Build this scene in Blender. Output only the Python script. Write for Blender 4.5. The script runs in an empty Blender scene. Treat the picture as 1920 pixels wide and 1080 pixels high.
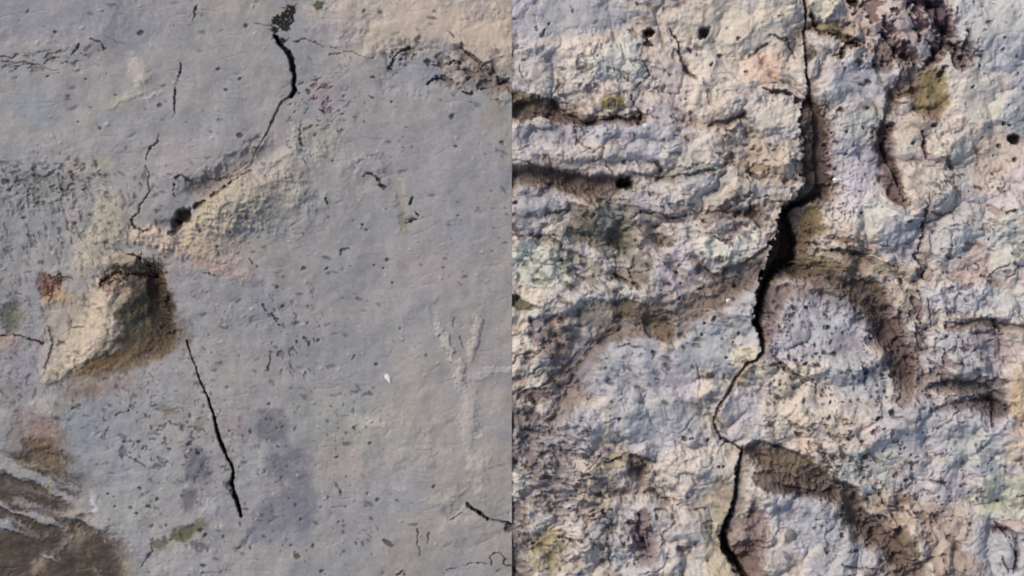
import bpy, math, random
import numpy as np

random.seed(7)
R = math.radians
S = 0.001                       # one unit of the sketch grid is one millimetre
scene = bpy.context.scene

# ------------------------------------------------------------------ camera
CAM_Z = 5.0
cam_data = bpy.data.cameras.new("camera")
cam = bpy.data.objects.new("camera", cam_data)
scene.collection.objects.link(cam)
cam.location = (0, 0, CAM_Z)
cam_data.sensor_width = 36
cam_data.lens = 36 * CAM_Z / 1.92
cam_data.clip_end = 500
cam_data.dof.use_dof = True
cam_data.dof.focus_distance = CAM_Z - .3
cam_data.dof.aperture_fstop = 2.7
scene.camera = cam

# ------------------------------------------------------------------ light
SUN_AZ = 143                    # direction the light comes from, degrees from +x
SUN_EL = 40
world = bpy.data.worlds.new("World")
scene.world = world
world.use_nodes = True
wn = world.node_tree
wn.nodes.clear()
sky = wn.nodes.new('ShaderNodeTexSky')
sky.sky_type = 'NISHITA'
sky.sun_disc = False
sky.sun_elevation = R(SUN_EL)
sky.sun_rotation = R(90 - SUN_AZ)
sky.dust_density = 3.0
bg = wn.nodes.new('ShaderNodeBackground')
bg.inputs['Strength'].default_value = 0.15
wo = wn.nodes.new('ShaderNodeOutputWorld')
wn.links.new(sky.outputs[0], bg.inputs[0])
wn.links.new(bg.outputs[0], wo.inputs[0])

sl = bpy.data.lights.new("sun", 'SUN')
sl.energy = 2.3
sl.angle = R(19)
sl.color = (1.0, 0.935, 0.82)
sun = bpy.data.objects.new("sun", sl)
scene.collection.objects.link(sun)
d = (math.cos(R(SUN_AZ)) * math.cos(R(SUN_EL)), math.sin(R(SUN_AZ)) * math.cos(R(SUN_EL)), math.sin(R(SUN_EL)))
import mathutils
sun.rotation_euler = mathutils.Vector(d).to_track_quat('Z', 'Y').to_euler()
sun.location = (d[0] * 4, d[1] * 4, d[2] * 4)

vs = scene.view_settings
vs.view_transform = 'Standard'
vs.look = 'None'
vs.exposure = 0.0
vs.gamma = 1.0

# ------------------------------------------------------------------ noise
_rng = np.random.RandomState(11)
PERM = _rng.permutation(512).astype(np.int32)
ANG = _rng.rand(512) * 2 * np.pi
GX = np.cos(ANG).astype(np.float32)
GY = np.sin(ANG).astype(np.float32)

def perlin(x, y, seed=0):
    xi = np.floor(x); yi = np.floor(y)
    fx = (x - xi).astype(np.float32); fy = (y - yi).astype(np.float32)
    xi = xi.astype(np.int32); yi = yi.astype(np.int32)
    u = fx * fx * fx * (fx * (fx * 6 - 15) + 10)
    v = fy * fy * fy * (fy * (fy * 6 - 15) + 10)
    def g(ix, iy, dx, dy):
        h = PERM[(PERM[(ix + seed * 37) & 511] + iy + seed * 101) & 511]
        return GX[h] * dx + GY[h] * dy
    a = g(xi, yi, fx, fy); b = g(xi + 1, yi, fx - 1, fy)
    c = g(xi, yi + 1, fx, fy - 1); e = g(xi + 1, yi + 1, fx - 1, fy - 1)
    top = a + u * (b - a); bot = c + u * (e - c)
    return (top + v * (bot - top)) * 1.5

def fbm(x, y, scale, octaves, seed=0, gain=0.5):
    s = 0; a = 1.0; n = 0
    for o in range(octaves):
        s = s + a * perlin(x / scale, y / scale, seed + o)
        n += a; a *= gain; scale /= 2.03
    return s / n

def sstep(a, b, x):
    t = np.clip((x - a) / (b - a), 0, 1)
    return t * t * (3 - 2 * t)

# ------------------------------------------------------------------ the height field of one slab
class Field:
    def __init__(s, xs, ys, base):
        s.xs = xs; s.ys = ys
        s.X, s.Y = np.meshgrid(xs, ys)
        s.X = s.X.astype(np.float32); s.Y = s.Y.astype(np.float32)
        s.H = np.zeros_like(s.X)
        s.C = np.zeros(s.X.shape + (3,), np.float32); s.C[:] = base
        s.W = np.full(s.X.shape, 0.72, np.float32)              # roughness
        s.cls = np.zeros(s.X.shape, np.int16)
        s.WX = (fbm(s.X, s.Y, 26, 3, 61) * 5 + perlin(s.X / 6, s.Y / 6, 67) * 1.6)
        s.WY = (fbm(s.X, s.Y, 26, 3, 71) * 5 + perlin(s.X / 6, s.Y / 6, 77) * 1.6)
        s.N1 = fbm(s.X, s.Y, 48, 4, 81, 0.55)
        s.N2 = fbm(s.X, s.Y, 11, 3, 87, 0.6)
        s.G = fbm(s.X, s.Y, 30, 2, 93)
    def win(s, x0, x1, y0, y1):
        i0, i1 = np.searchsorted(s.xs, [x0, x1]); j0, j1 = np.searchsorted(s.ys, [y0, y1])
        return slice(j0, j1), slice(i0, i1)
    def paint(s, w, c, a):
        a = a[..., None]
        s.C[w] = s.C[w] * (1 - a) + np.array(c, np.float32) * a
    def blob(s, cx, cy, rx, ry, rot=0, col=None, a=0.8, h=0, soft=0.6, brk=0.5, cls=None, rough=None, warp=1.0, dome=False):
        m = max(rx, ry) * 1.7 + 12
        w = s.win(cx - m, cx + m, cy - m, cy + m)
        if s.X[w].size == 0: return
        x = s.X[w] + s.WX[w] * warp - cx; y = s.Y[w] + s.WY[w] * warp - cy
        c, n = math.cos(R(rot)), math.sin(R(rot))
        u = (x * c + y * n) / rx; v = (-x * n + y * c) / ry
        q = np.sqrt(u * u + v * v) + (s.N1[w] + s.N2[w] * .25) * brk
        k = 1 - sstep(1 - soft, 1 + soft * 0.5, q)
        if col is not None: s.paint(w, col, k * a)
        if h:
            if dome: s.H[w] += h * np.sqrt(np.clip(1 - q * q, 0, 1))
            else: s.H[w] += h * k
        if rough is not None: s.W[w] = s.W[w] * (1 - k) + rough * k
        if cls is not None: s.cls[w][k > 0.45] = cls
    def _dist(s, pts, m, warp):
        P = [(p[0], p[1], (p[2] if len(p) > 2 else 1.0)) for p in pts]
        w = s.win(min(p[0] for p in P) - m, max(p[0] for p in P) + m, min(p[1] for p in P) - m, max(p[1] for p in P) + m)
        x = s.X[w] + s.WX[w] * warp; y = s.Y[w] + s.WY[w] * warp
        best = np.full(x.shape, 1e9, np.float32); sg = np.ones_like(best); wd = np.ones_like(best); tt = np.zeros_like(best)
        L = len(P) - 1
        for i in range(L):
            (ax, ay, aw), (bx, by, bw) = P[i], P[i + 1]
            dx, dy = bx - ax, by - ay; l2 = dx * dx + dy * dy + 1e-6
            t = np.clip(((x - ax) * dx + (y - ay) * dy) / l2, 0, 1)
            qx = x - ax - t * dx; qy = y - ay - t * dy
            dd = np.sqrt(qx * qx + qy * qy); k = dd < best
            best = np.where(k, dd, best)
            sg = np.where(k, np.sign(dx * qy - dy * qx), sg)        # + is to the right of travel on the page
            wd = np.where(k, aw + t * (bw - aw), wd); tt = np.where(k, (i + t) / L, tt)
        return w, best, sg, wd, tt
    def crack(s, pts, depth=8, k=1.0, col=(58, 50, 48), a=0.75, warp=0.6, cls=None, rag=0.35, grow=1.6, brk=True):
        w, dd, sg, wd, tt = s._dist(pts, 16 + 4 * k * max([p[2] if len(p) > 2 else 1 for p in pts]), warp)
        if dd.size == 0: return
        gap = sstep(-.42, -.12, s.G[w] + s.N2[w] * .5) if brk else 1.0
        wd = wd * k * (1 + rag * s.N1[w] * 2 + .55 * s.N2[w])
        wd = np.maximum(wd, 0.5) * (.35 + .65 * gap)
        prof = 1 - sstep(0.35, 1.15, dd / wd)
        s.H[w] -= depth * prof * np.clip(wd / 2.5, 0.3, 1.6) * (.3 + .7 * gap)
        s.paint(w, col, a * (.35 + .65 * gap) * (1 - sstep(0.5, grow, dd / wd)))
        if cls is not None: s.cls[w][dd < wd * 1.05] = cls
    def ledge(s, pts, drop=15, rec=35, edge=3.0, lip=2.0, side=1, col=(92, 78, 72), a=0.6, cw=None, warp=1.0, ends=0.12, cls=None, taper=1.0):
        """the ground falls by `drop` on one side of the line and climbs back over `rec`"""
        cw = cw or rec * 0.8
        w, dd, sg, wd, tt = s._dist(pts, rec + 20, warp)
        if dd.size == 0: return
        sd = dd * sg * side
        en = sstep(0, ends, tt) * (1 - sstep(1 - ends, 1, tt)) if ends else 1.0
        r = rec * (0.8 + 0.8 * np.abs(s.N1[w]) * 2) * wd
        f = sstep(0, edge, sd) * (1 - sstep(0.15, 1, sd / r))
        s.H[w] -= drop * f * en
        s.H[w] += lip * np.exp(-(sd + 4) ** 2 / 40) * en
        if col is not None: s.paint(w, col, a * sstep(-1, edge, sd) * (1 - sstep(0.4, 1.2, sd / (cw * wd) + s.N1[w] * 0.5)) * en)  # dark band below the edge: ledge shade put into the colour
        if cls is not None: s.cls[w][(sd > 0) & (sd < cls[1]) & (en > 0.3 if ends else True)] = cls[0]
    def valley(s, pts, depth=10, col=None, a=.6, warp=1.6):
        w, dd, sg, wd, tt = s._dist(pts, 30 + 2 * max(p[2] for p in pts), warp)
        if dd.size == 0: return
        q = dd / (wd * (1 + 1.3 * s.N1[w])) + .3 * s.N2[w]
        k = 1 - sstep(.0, 1.5, q)
        s.H[w] -= depth * k
        if col is not None: s.paint(w, col, a * .85 * (1 - sstep(.3, 1.7, q)))  # soft shadow band put into the colour, since sunward sides stay bright
    def cavities(s, cx, cy, rx, ry, rot, scale, asp, thr, depth, col, a, seed=300, nrot=0, oct=3):
        m = max(rx, ry) * 1.5
        w = s.win(cx - m, cx + m, cy - m, cy + m)
        x = s.X[w] - cx; y = s.Y[w] - cy
        c, n = math.cos(R(rot)), math.sin(R(rot))
        u = (x * c + y * n) / rx; v = (-x * n + y * c) / ry
        k = 1 - sstep(.6, 1.3, np.sqrt(u * u + v * v) + s.N1[w])
        c, n = math.cos(R(nrot)), math.sin(R(nrot))
        xx = s.X[w] + s.WX[w]; yy = s.Y[w] + s.WY[w]
        q = fbm((xx * c + yy * n) / asp, -xx * n + yy * c, scale, oct, seed, .6)
        e = sstep(thr, thr + .16, q) * k
        s.H[w] -= depth * e
        if col is not None: s.paint(w, col, a * e)
    def specks(s, n, box, rmin, rmax, depth, col, a, ang=None, stretch=1.0, seed=1, dens=None, thr=0.0):
        rg = random.Random(seed)
        for i in range(n):
            cx = rg.uniform(box[0], box[1]); cy = rg.uniform(box[2], box[3])
            r = rmin + (rmax - rmin) * rg.random() ** 2.5
            if dens is not None:
                jj = min(len(s.ys) - 1, np.searchsorted(s.ys, cy)); ii = min(len(s.xs) - 1, np.searchsorted(s.xs, cx))
                if dens[jj, ii] < thr + rg.uniform(-0.15, 0.15): continue
            st = 1 + (stretch - 1) * rg.random()
            an = R((ang if ang is not None else 0) + rg.gauss(0, 25 if ang is not None else 90))
            m = r * st * 2 + 2
            w = s.win(cx - m, cx + m, cy - m, cy + m)
            x = s.X[w] + s.WX[w] * 0.8 - s.WX[w].mean() * 0.8 - cx if s.X[w].size else None
            if x is None: continue
            y = s.Y[w] + (s.WY[w] - s.WY[w].mean()) * 0.8 - cy
            c, q = math.cos(an), math.sin(an)
            u = (x * c + y * q) / (r * st); v = (-x * q + y * c) / r
            k = 1 - sstep(0.3, 1.3, np.sqrt(u * u + v * v))
            al = a * rg.uniform(0.35, 1)
            s.H[w] -= depth * r * k * rg.uniform(0.5, 1)
            s.paint(w, col, k * al)

def axis(lo, hi, a, b, fine, coarse):
    mid = np.arange(a, b + 1e-6, fine)
    left = a - np.cumsum(np.linspace(fine * 2, coarse, 400)); left = left[left > lo + 1][::-1]
    right = b + np.cumsum(np.linspace(fine * 2, coarse, 400)); right = right[right < hi - 1]
    out = [mid]
    if lo < a: out.insert(0, np.concatenate([[lo], left]))
    if hi > b: out.append(np.concatenate([right, [hi]]))
    return np.concatenate(out)

FINE = 1.3
ys_ax = axis(-420, 1500, -14, 1094, FINE, 9)

# =========================================================================== LEFT: smooth grey slab
GAP = 0.15
L = Field(axis(-700, 960 - GAP, -14, 960 - GAP, FINE, 9), ys_ax, (151, 147, 146))
X, Y = L.X, L.Y
n_big = fbm(X, Y, 260, 4, 1)
n_mid = fbm(X, Y, 75, 4, 9)
n_col = fbm(X + 30 * n_big, Y * 1.3, 120, 5, 15, 0.55)
n_col2 = fbm(X * 0.8, Y * 1.4, 60, 4, 22, 0.6)
rough_l = np.clip(0.25 + 0.9 * sstep(760, 200, X) * sstep(180, 420, Y) + 0.5 * sstep(430, 330, X) * sstep(350, 420, Y), 0, 1.2)
rough_l *= 1 - .8 * (1 - sstep(.5, 1.3, np.sqrt(((X - 480) / 150) ** 2 + ((Y - 370) / 90) ** 2)))
L.H += 12 * n_big + 3.4 * n_mid
L.H += (0.35 + rough_l) * (1.3 * fbm(X, Y * 1.35, 30, 4, 31, 0.5))
L.H += 0.15 * (0.4 + rough_l) * fbm(X, Y * 1.5, 6, 2, 41)
# wavy faint laminae in the smooth stone
lam = np.abs(perlin((X + 40 * n_mid) / 90, (Y + 55 * n_big) / 26, 51))
L.H -= 0.9 * np.exp(-(lam / 0.05) ** 2) * sstep(-0.1, 0.3, n_col2)
def tint(F, c, w, a):
    F.C[:] = F.C * (1 - a * w[..., None]) + np.array(c, np.float32) * a * w[..., None]
tint(L, (158, 151, 145), sstep(0.0, 0.35, n_col), 0.6)
tint(L, (160, 153, 144), sstep(520, 800, X + 60 * n_mid) * sstep(560, 800, Y + 60 * n_mid), 0.7)
tint(L, (144, 144, 149), sstep(0.0, 0.35, -n_col), 0.55)
tint(L, (152, 145, 147), sstep(0.05, 0.4, n_col2), 0.4)
tint(L, (148, 147, 140), sstep(0.05, 0.4, -n_col2), 0.4)

BL = [  # cx, cy, rx, ry, rot, colour, alpha, height
 (100, 25, 200, 55, 0, (136, 134, 146), .6, -2), (70, 210, 55, 40, 0, (132, 144, 152), .5, 0), (250, 60, 150, 40, 0, (140, 138, 148), .5, 0),
 (800, 45, 190, 70, 8, (186, 170, 153), .85, 4), (905, 90, 70, 60, 20, (190, 172, 152), .8, 3), (640, 40, 70, 40, 0, (170, 160, 148), .6, 1), (560, 18, 60, 16, 0, (166, 158, 148), .5, 0),
 (715, 65, 70, 34, -10, (182, 170, 152), .7, 2), (600, 10, 14, 7, 0, (84, 100, 72), .7, 1),
 (640, 60, 60, 35, 10, (160, 150, 156), .5, 0), (820, 95, 55, 22, 0, (150, 152, 152), .75, -3), (775, 140, 60, 36, 0, (140, 139, 152), .6, -4), (900, 150, 55, 26, 12, (120, 108, 102), .65, -5), (848, 135, 18, 12, 0, (150, 135, 122), .7, 2),
 (860, 145, 16, 12, 0, (196, 178, 162), .6, 3), (928, 210, 28, 45, 0, (150, 142, 128), .55, 0),
 (258, 130, 26, 20, 60, (172, 160, 150), .7, 2), (262, 165, 30, 16, -60, (160, 160, 140), .6, 1), (215, 195, 45, 22, -20, (152, 152, 134), .6, 0), (240, 185, 45, 5, -28, (170, 170, 162), .55, 1.5), (285, 180, 22, 4, -20, (178, 176, 172), .5, 1),
 (30, 235, 40, 18, 0, (160, 156, 146), .5, 0), (110, 265, 90, 22, 0, (164, 158, 152), .5, 1), (255, 250, 35, 30, 0, (160, 156, 160), .6, 1), (235, 295, 30, 24, 0, (150, 146, 140), .5, -1), (135, 320, 35, 25, 0, (168, 152, 146), .6, 0), (190, 310, 25, 18, 0, (164, 160, 138), .6, 0),
 (350, 290, 75, 45, 0, (160, 150, 152), .55, 1), (410, 235, 30, 35, 0, (158, 158, 166), .5, 1), (380, 60, 30, 30, 0, (150, 152, 146), .4, 0), (470, 20, 55, 22, 0, (158, 152, 142), .5, 0),
 (200, 405, 46, 60, 0, (168, 163, 142), .85, 3), (185, 475, 46, 50, 0, (182, 170, 150), .8, 3), (215, 445, 40, 30, 0, (166, 158, 138), .6, 2), (60, 420, 70, 70, 0, (134, 136, 140), .5, -2), (145, 390, 25, 35, 0, (158, 140, 144), .4, 0),
 (40, 330, 26, 12, 0, (116, 114, 112), .5, -1), (95, 345, 55, 24, 0, (118, 118, 116), .5, -1.5),
 (590, 255, 45, 35, 0, (156, 158, 140), .6, 2), (520, 275, 28, 22, 0, (164, 152, 150), .5, 0), (610, 175, 30, 35, 0, (160, 140, 148), .55, 1), (560, 100, 40, 60, 0, (140, 142, 148), .4, 0), (690, 120, 50, 30, 0, (160, 154, 150), .5, 1),
 (600, 330, 70, 60, 10, (154, 153, 146), .5, 3), (505, 380, 100, 60, 20, (152, 150, 144), .5, 4), (430, 390, 66, 40, -25, (174, 163, 140), .8, 4), (410, 440, 66, 46, -15, (168, 154, 134), .75, 6), (375, 475, 58, 28, 25, (182, 160, 142), .7, 3), (500, 470, 60, 30, 0, (150, 146, 136), .5, 0),
 (392, 385, 26, 12, -40, (158, 148, 112), .6, 1), (360, 432, 12, 42, 22, (176, 160, 112), .6, 2),
 (580, 440, 70, 40, 0, (152, 146, 146), .5, 0), (690, 310, 34, 20, 0, (160, 148, 158), .6, 3), (745, 350, 14, 55, -18, (142, 134, 118), .6, -2), (755, 415, 10, 32, -10, (116, 110, 84), .6, -1.5),
 (820, 300, 130, 90, 0, (142, 139, 146), .5, 0), (880, 420, 70, 50, 0, (142, 140, 152), .4, 0), (780, 510, 60, 40, 0, (152, 140, 140), .4, 0),
 (300, 450, 44, 20, 10, (200, 174, 154), .95, 8), (285, 436, 40, 12, 5, (184, 166, 138), .7, 3), (335, 470, 30, 12, 30, (186, 160, 142), .7, 3),
 (400, 500, 55, 12, 18, (160, 132, 122), .6, -2), (440, 512, 55, 9, 12, (176, 152, 138), .6, 2), (345, 535, 40, 25, 20, (150, 138, 146), .5, 0), (450, 560, 90, 40, 20, (134, 132, 140), .5, -3),
 (490, 590, 80, 60, 0, (136, 136, 144), .4, 0), (620, 660, 120, 60, 0, (136, 137, 142), .45, 0), (560, 520, 60, 30, 0, (146, 142, 134), .4, 0),
 (20, 585, 26, 34, 10, (76, 80, 58), .75, -4), (35, 592, 14, 10, 0, (110, 122, 80), .6, 1), (60, 555, 40, 50, 0, (136, 134, 144), .5, 1), (10, 640, 30, 16, 0, (160, 132, 116), .6, 1), (45, 690, 55, 45, 0, (140, 134, 150), .6, 3),
 (60, 780, 45, 30, 0, (150, 134, 140), .6, 0), (90, 820, 60, 34, 30, (140, 112, 98), .75, -2), (75, 840, 40, 22, 20, (106, 86, 62), .75, -4), (30, 820, 18, 40, 0, (120, 104, 98), .5, -2), (20, 740, 20, 40, 0, (122, 112, 110), .5, -2), (105, 765, 50, 22, 0, (160, 156, 142), .6, 2),
 (150, 840, 40, 90, 0, (130, 138, 152), .55, -1), (210, 800, 60, 60, 0, (134, 136, 150), .5, 0), (178, 945, 7, 18, -15, (196, 202, 218), .7, 1.5),
 (250, 880, 90, 60, 0, (148, 150, 154), .6, 1), (230, 960, 70, 40, 0, (154, 156, 152), .5, 1), (240, 1010, 60, 30, 0, (160, 158, 160), .5, 1),
 (318, 772, 18, 16, 20, (104, 100, 80), .7, -2), (340, 800, 12, 7, 10, (90, 84, 84), .7, -1.5), (306, 797, 9, 5, 0, (92, 86, 84), .7, -1.5), (378, 795, 12, 18, 20, (118, 114, 104), .6, -1), (230, 850, 9, 10, 0, (96, 92, 98), .7, -2), (296, 872, 16, 8, 5, (96, 90, 96), .75, -1.5),
 (375, 880, 26, 36, 10, (106, 104, 116), .85, -1.5), (356, 935, 17, 26, 10, (110, 104, 114), .8, -1.5), (362, 845, 16, 14, 0, (110, 98, 108), .6, -1), (395, 950, 16, 18, 0, (160, 158, 168), .7, 2),
 (440, 800, 26, 16, 10, (156, 138, 144), .6, 0), (455, 840, 34, 18, 30, (162, 152, 155), .7, 1), (470, 870, 45, 40, 0, (158, 158, 156), .6, 2), (430, 868, 12, 16, 0, (112, 122, 92), .5, 0),
 (548, 868, 46, 48, 10, (112, 111, 122), .85, -1), (570, 930, 36, 52, 0, (114, 112, 122), .8, -1), (508, 800, 36, 28, 30, (106, 104, 112), .8, -1), (502, 990, 46, 38, -30, (120, 122, 132), .7, -1), (540, 955, 54, 42, 0, (116, 114, 126), .8, 0), (460, 1015, 8, 24, 30, (104, 104, 122), .7, -2), (555, 1010, 36, 24, 0, (140, 140, 152), .5, 0),
 (345, 1000, 38, 14, -30, (88, 88, 58), .85, -2), (372, 985, 20, 12, -20, (100, 104, 66), .7, 0), (302, 1022, 22, 14, -15, (92, 90, 72), .85, -2), (375, 1024, 20, 9, 0, (94, 90, 90), .8, -1.5), (360, 1060, 70, 30, 0, (152, 150, 154), .6, 3), (410, 990, 14, 9, 0, (170, 170, 178), .6, 1),
 (640, 800, 90, 60, 10, (152, 156, 142), .5, 0), (640, 880, 50, 50, 0, (164, 150, 138), .5, 1), (740, 830, 90, 50, 15, (162, 158, 148), .6, 2), (700, 900, 110, 60, 0, (146, 145, 148), .4, 0), (740, 930, 90, 40, 10, (152, 150, 154), .4, 0), (820, 850, 40, 26, 0, (164, 150, 150), .5, 1),
 (640, 960, 70, 60, 0, (148, 143, 145), .5, 0), (830, 940, 45, 14, 0, (166, 162, 150), .6, 2), (870, 1000, 50, 22, 0, (156, 151, 148), .5, 2), (930, 930, 60, 60, 0, (148, 144, 140), .5, 1),
 (708, 797, 16, 5, 20, (184, 178, 170), .6, 1), (898, 815, 9, 5, 0, (190, 186, 182), .6, 1), (752, 918, 12, 7, 10, (168, 170, 176), .6, 1),
 (835, 640, 7, 60, -22, (172, 168, 164), .5, 3), (862, 700, 9, 40, -8, (172, 166, 154), .5, 2.5), (893, 628, 9, 38, 12, (166, 160, 154), .5, 2.5), (880, 670, 22, 10, 0, (160, 155, 142), .5, 1), (880, 790, 14, 60, 0, (160, 154, 146), .5, 2), (935, 692, 32, 7, -8, (176, 172, 168), .5, 2), (895, 695, 30, 26, 0, (156, 146, 148), .4, 1), (900, 880, 26, 30, 0, (160, 156, 146), .5, 2), (815, 580, 9, 18, 0, (124, 122, 126), .5, -1.5),
]
for b in BL: L.blob(b[0], b[1], b[2], b[3], b[4], b[5], b[6], b[7] * 1.0, soft=0.55, brk=0.7, warp=2.4)

# lower left: brown wet hollow with pale tongues of stone reaching into it
w = L.win(-700, 300, 780, 1500)
x = L.X[w]; y = L.Y[w]
xx = x + L.WX[w] * 1.6; yy = y + L.WY[w] * 1.6
c, n = math.cos(R(20)), math.sin(R(20))
st = fbm((xx * c + yy * n) / 4.5, -xx * n + yy * c, 26, 3, 401, .5)
reg = np.maximum(sstep(190, 120, xx + .55 * np.abs(yy - 905)) * sstep(835, 870, yy), sstep(255, 200, xx - .2 * (yy - 1040)) * sstep(965, 1010, yy + 60 * L.N1[w] * (xx > 60)))
low = sstep(960, 1030, yy)
m = sstep(-.22, .22, st + .40 * low + .08) * reg
L.H[w] -= 5 * m + 3 * reg
L.paint(w, (70, 59, 50), m * .97)
L.paint(w, (72, 64, 44), m * .6 * sstep(0, .25, L.N1[w]))
L.paint(w, (64, 61, 54), m * .5 * sstep(0, .25, -L.N1[w]))
L.W[w] = L.W[w] * (1 - m) + .58 * m
L.cls[w][m > .5] = 5
L.blob(82, 862, 50, 20, 22, (102, 84, 64), .85, -4, soft=.5, brk=.7, warp=1.5, cls=5)
for (x, y, l, w_, r_, c_) in [(38, 868, 80, 6, 12, (168, 164, 140)), (95, 930, 75, 7, 14, (160, 152, 146)), (60, 950, 60, 8, 14, (158, 150, 150)), (12, 985, 24, 20, 0, (148, 148, 156)), (75, 1062, 24, 9, -35, (178, 154, 128)), (150, 1010, 30, 18, -40, (166, 154, 126)), (215, 1012, 40, 9, 20, (170, 160, 160)), (240, 1062, 14, 22, 0, (156, 146, 116)), (130, 965, 50, 8, -8, (164, 152, 136)), (92, 918, 5, 8, 0, (152, 140, 98))]:
    L.blob(x, y, l, w_, r_, c_, .55, 1.5, soft=1.0, brk=1.0, warp=2.2)

# the ridge and scarp that run down to the dark hole
L.ledge([(560, 278), (520, 297), (480, 314), (440, 338), (405, 362), (375, 386), (350, 402)], drop=14, rec=55, edge=12, lip=2, side=1, col=(128, 114, 104), a=.4, ends=.35)
L.blob(512, 304, 60, 7, -29, (192, 180, 168), .6, 2, soft=.9, brk=1)  # ridge highlight painted on as a pale streak
L.blob(475, 365, 120, 56, -32, (168, 157, 140), .55, 12, soft=1.0, brk=.5)
L.crack([(470, 320, 1.5), (430, 343, 3), (395, 370, 4), (366, 388, 5)], depth=8, col=(84, 70, 48), a=.6, warp=1)
L.blob(385, 348, 46, 22, -14, (124, 112, 108), .6, -9, soft=.7, brk=.6)
L.blob(344, 402, 20, 14, -35, (74, 60, 46), .95, -24, soft=.4, brk=.9, cls=4)
L.blob(331, 424, 12, 15, 20, (66, 52, 42), .9, -18, soft=.4, brk=.9, cls=4)
L.blob(323, 437, 8, 6, 0, (56, 44, 36), .8, -8, soft=.4, brk=.4, cls=4)
L.blob(310, 420, 20, 9, 0, (116, 102, 104), .6, -4, soft=.6)
L.blob(435, 395, 80, 40, -38, None, 0, 9, soft=.9, brk=.3)

for (x, y, l, w_, r_, c_, a_) in [(470, 372, 105, 46, -30, (172, 160, 142), .55), (415, 455, 70, 34, 10, (176, 158, 140), .55), (300, 450, 70, 34, 8, (188, 168, 148), .6), (200, 440, 60, 80, 0, (174, 164, 146), .55), (130, 620, 60, 100, 15, (178, 162, 144), .5), (840, 40, 170, 56, 6, (190, 173, 155), .7), (740, 60, 80, 40, -10, (180, 166, 150), .6)]:
    L.blob(x, y, l, w_, r_, c_, a_, 0, soft=.9, brk=.9, warp=2.2)
# ---- the fluted knob
kx0, ky0 = 238, 500
w = L.win(50, 420, 440, 770)
x = L.X[w] + L.WX[w] * .8; y = L.Y[w] + L.WY[w] * .8
t = np.clip((y - 492) / (695 - 492), 0, 1)
xl = 205 - 116 * t ** 0.75; xr = 292 + 52 * t ** .8
xr = xr - 120 * sstep(.70, 1.15, (y - 492) / 203)
yb = 722 - 0.26 * np.clip(x - 90, 0, 260)
edn = 14 * L.N1[w] + 8 * L.N2[w]
inside = sstep(-14, 80, x - xl + edn * 1.4) * sstep(-12, 22, xr - x + edn * 1.2) * sstep(-14, 80, yb - y + edn * 1.4) * sstep(478, 530, y + edn)
paintk = sstep(-16, 26, x - xl + edn * 2.0) * sstep(-16, 18, xr - x + edn * 1.3) * sstep(-22, 26, yb - y + edn * 1.8) * sstep(482, 500, y + edn)
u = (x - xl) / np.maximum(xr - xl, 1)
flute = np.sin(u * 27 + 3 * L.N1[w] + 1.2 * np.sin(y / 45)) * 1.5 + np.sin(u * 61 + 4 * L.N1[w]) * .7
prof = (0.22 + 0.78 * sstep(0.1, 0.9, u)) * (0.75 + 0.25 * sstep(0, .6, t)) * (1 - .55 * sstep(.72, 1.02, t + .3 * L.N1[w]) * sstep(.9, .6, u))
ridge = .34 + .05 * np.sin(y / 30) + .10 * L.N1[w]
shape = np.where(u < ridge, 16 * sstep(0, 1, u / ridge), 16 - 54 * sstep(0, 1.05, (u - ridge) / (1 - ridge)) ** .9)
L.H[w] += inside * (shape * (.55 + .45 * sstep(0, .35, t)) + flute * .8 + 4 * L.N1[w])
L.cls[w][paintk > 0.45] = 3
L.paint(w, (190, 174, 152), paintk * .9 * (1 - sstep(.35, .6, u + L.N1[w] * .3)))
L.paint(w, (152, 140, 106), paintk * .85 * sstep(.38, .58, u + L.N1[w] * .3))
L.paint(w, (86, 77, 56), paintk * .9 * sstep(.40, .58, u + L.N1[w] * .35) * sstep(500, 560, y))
L.paint(w, (52, 42, 33), paintk * .92 * sstep(.64, .84, u + L.N1[w] * .15))  # shade painted over the right wall, which would otherwise catch the sun
L.paint(w, (118, 94, 68), paintk * .6 * sstep(.5, .95, t + L.N1[w] * .25) * sstep(.3, .5, u))
st = sstep(.1, .7, perlin(u * 13 + L.N1[w], y / 60, 91))
L.paint(w, (196, 178, 130), paintk * st * .45 * sstep(.25, .4, u) * (1 - sstep(.62, .75, u)) * sstep(530, 560, y))
st = sstep(.1, .6, perlin(u * 17 + 9 + L.N1[w], y / 50, 95))
L.paint(w, (74, 66, 42), paintk * st * .7 * sstep(.3, .45, u) * sstep(530, 560, y))
# arch over the top of it, rusty underneath
L.blob(150, 590, 60, 90, 20, (184, 168, 146), .5, 0, soft=.8, brk=1)
L.blob(240, 486, 44, 16, -8, (176, 158, 128), .8, 5, soft=.8, brk=.9)
L.blob(262, 512, 32, 16, 12, (106, 78, 60), .75, -5, soft=.5, brk=1.2)
L.blob(215, 525, 24, 22, -30, (130, 100, 82), .7, -5, soft=.5, brk=1.4, cls=3)
L.blob(288, 530, 20, 26, -20, (82, 58, 40), .85, -5, soft=.5, brk=.9)
L.crack([(182, 552, 3), (192, 530, 4), (210, 516, 4), (228, 512, 5), (250, 516, 4), (275, 512, 4), (292, 520, 4)], depth=5, col=(78, 56, 46), a=.6, warp=1.8)
L.crack([(242, 476, 2), (262, 483, 3), (278, 496, 3), (300, 506, 2)], depth=6, col=(58, 50, 34), a=.8, warp=1.5)
L.blob(250, 552, 16, 10, 20, (150, 122, 104), .7, 4, soft=.5, brk=1)
L.blob(345, 622, 20, 34, -15, (104, 94, 86), .6, -5, soft=.9, brk=.7)  # soft shadow beside the hollow, painted here and on the next line
L.blob(322, 575, 12, 26, -25, (86, 82, 78), .6, -6, soft=.8, brk=.4)
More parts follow.
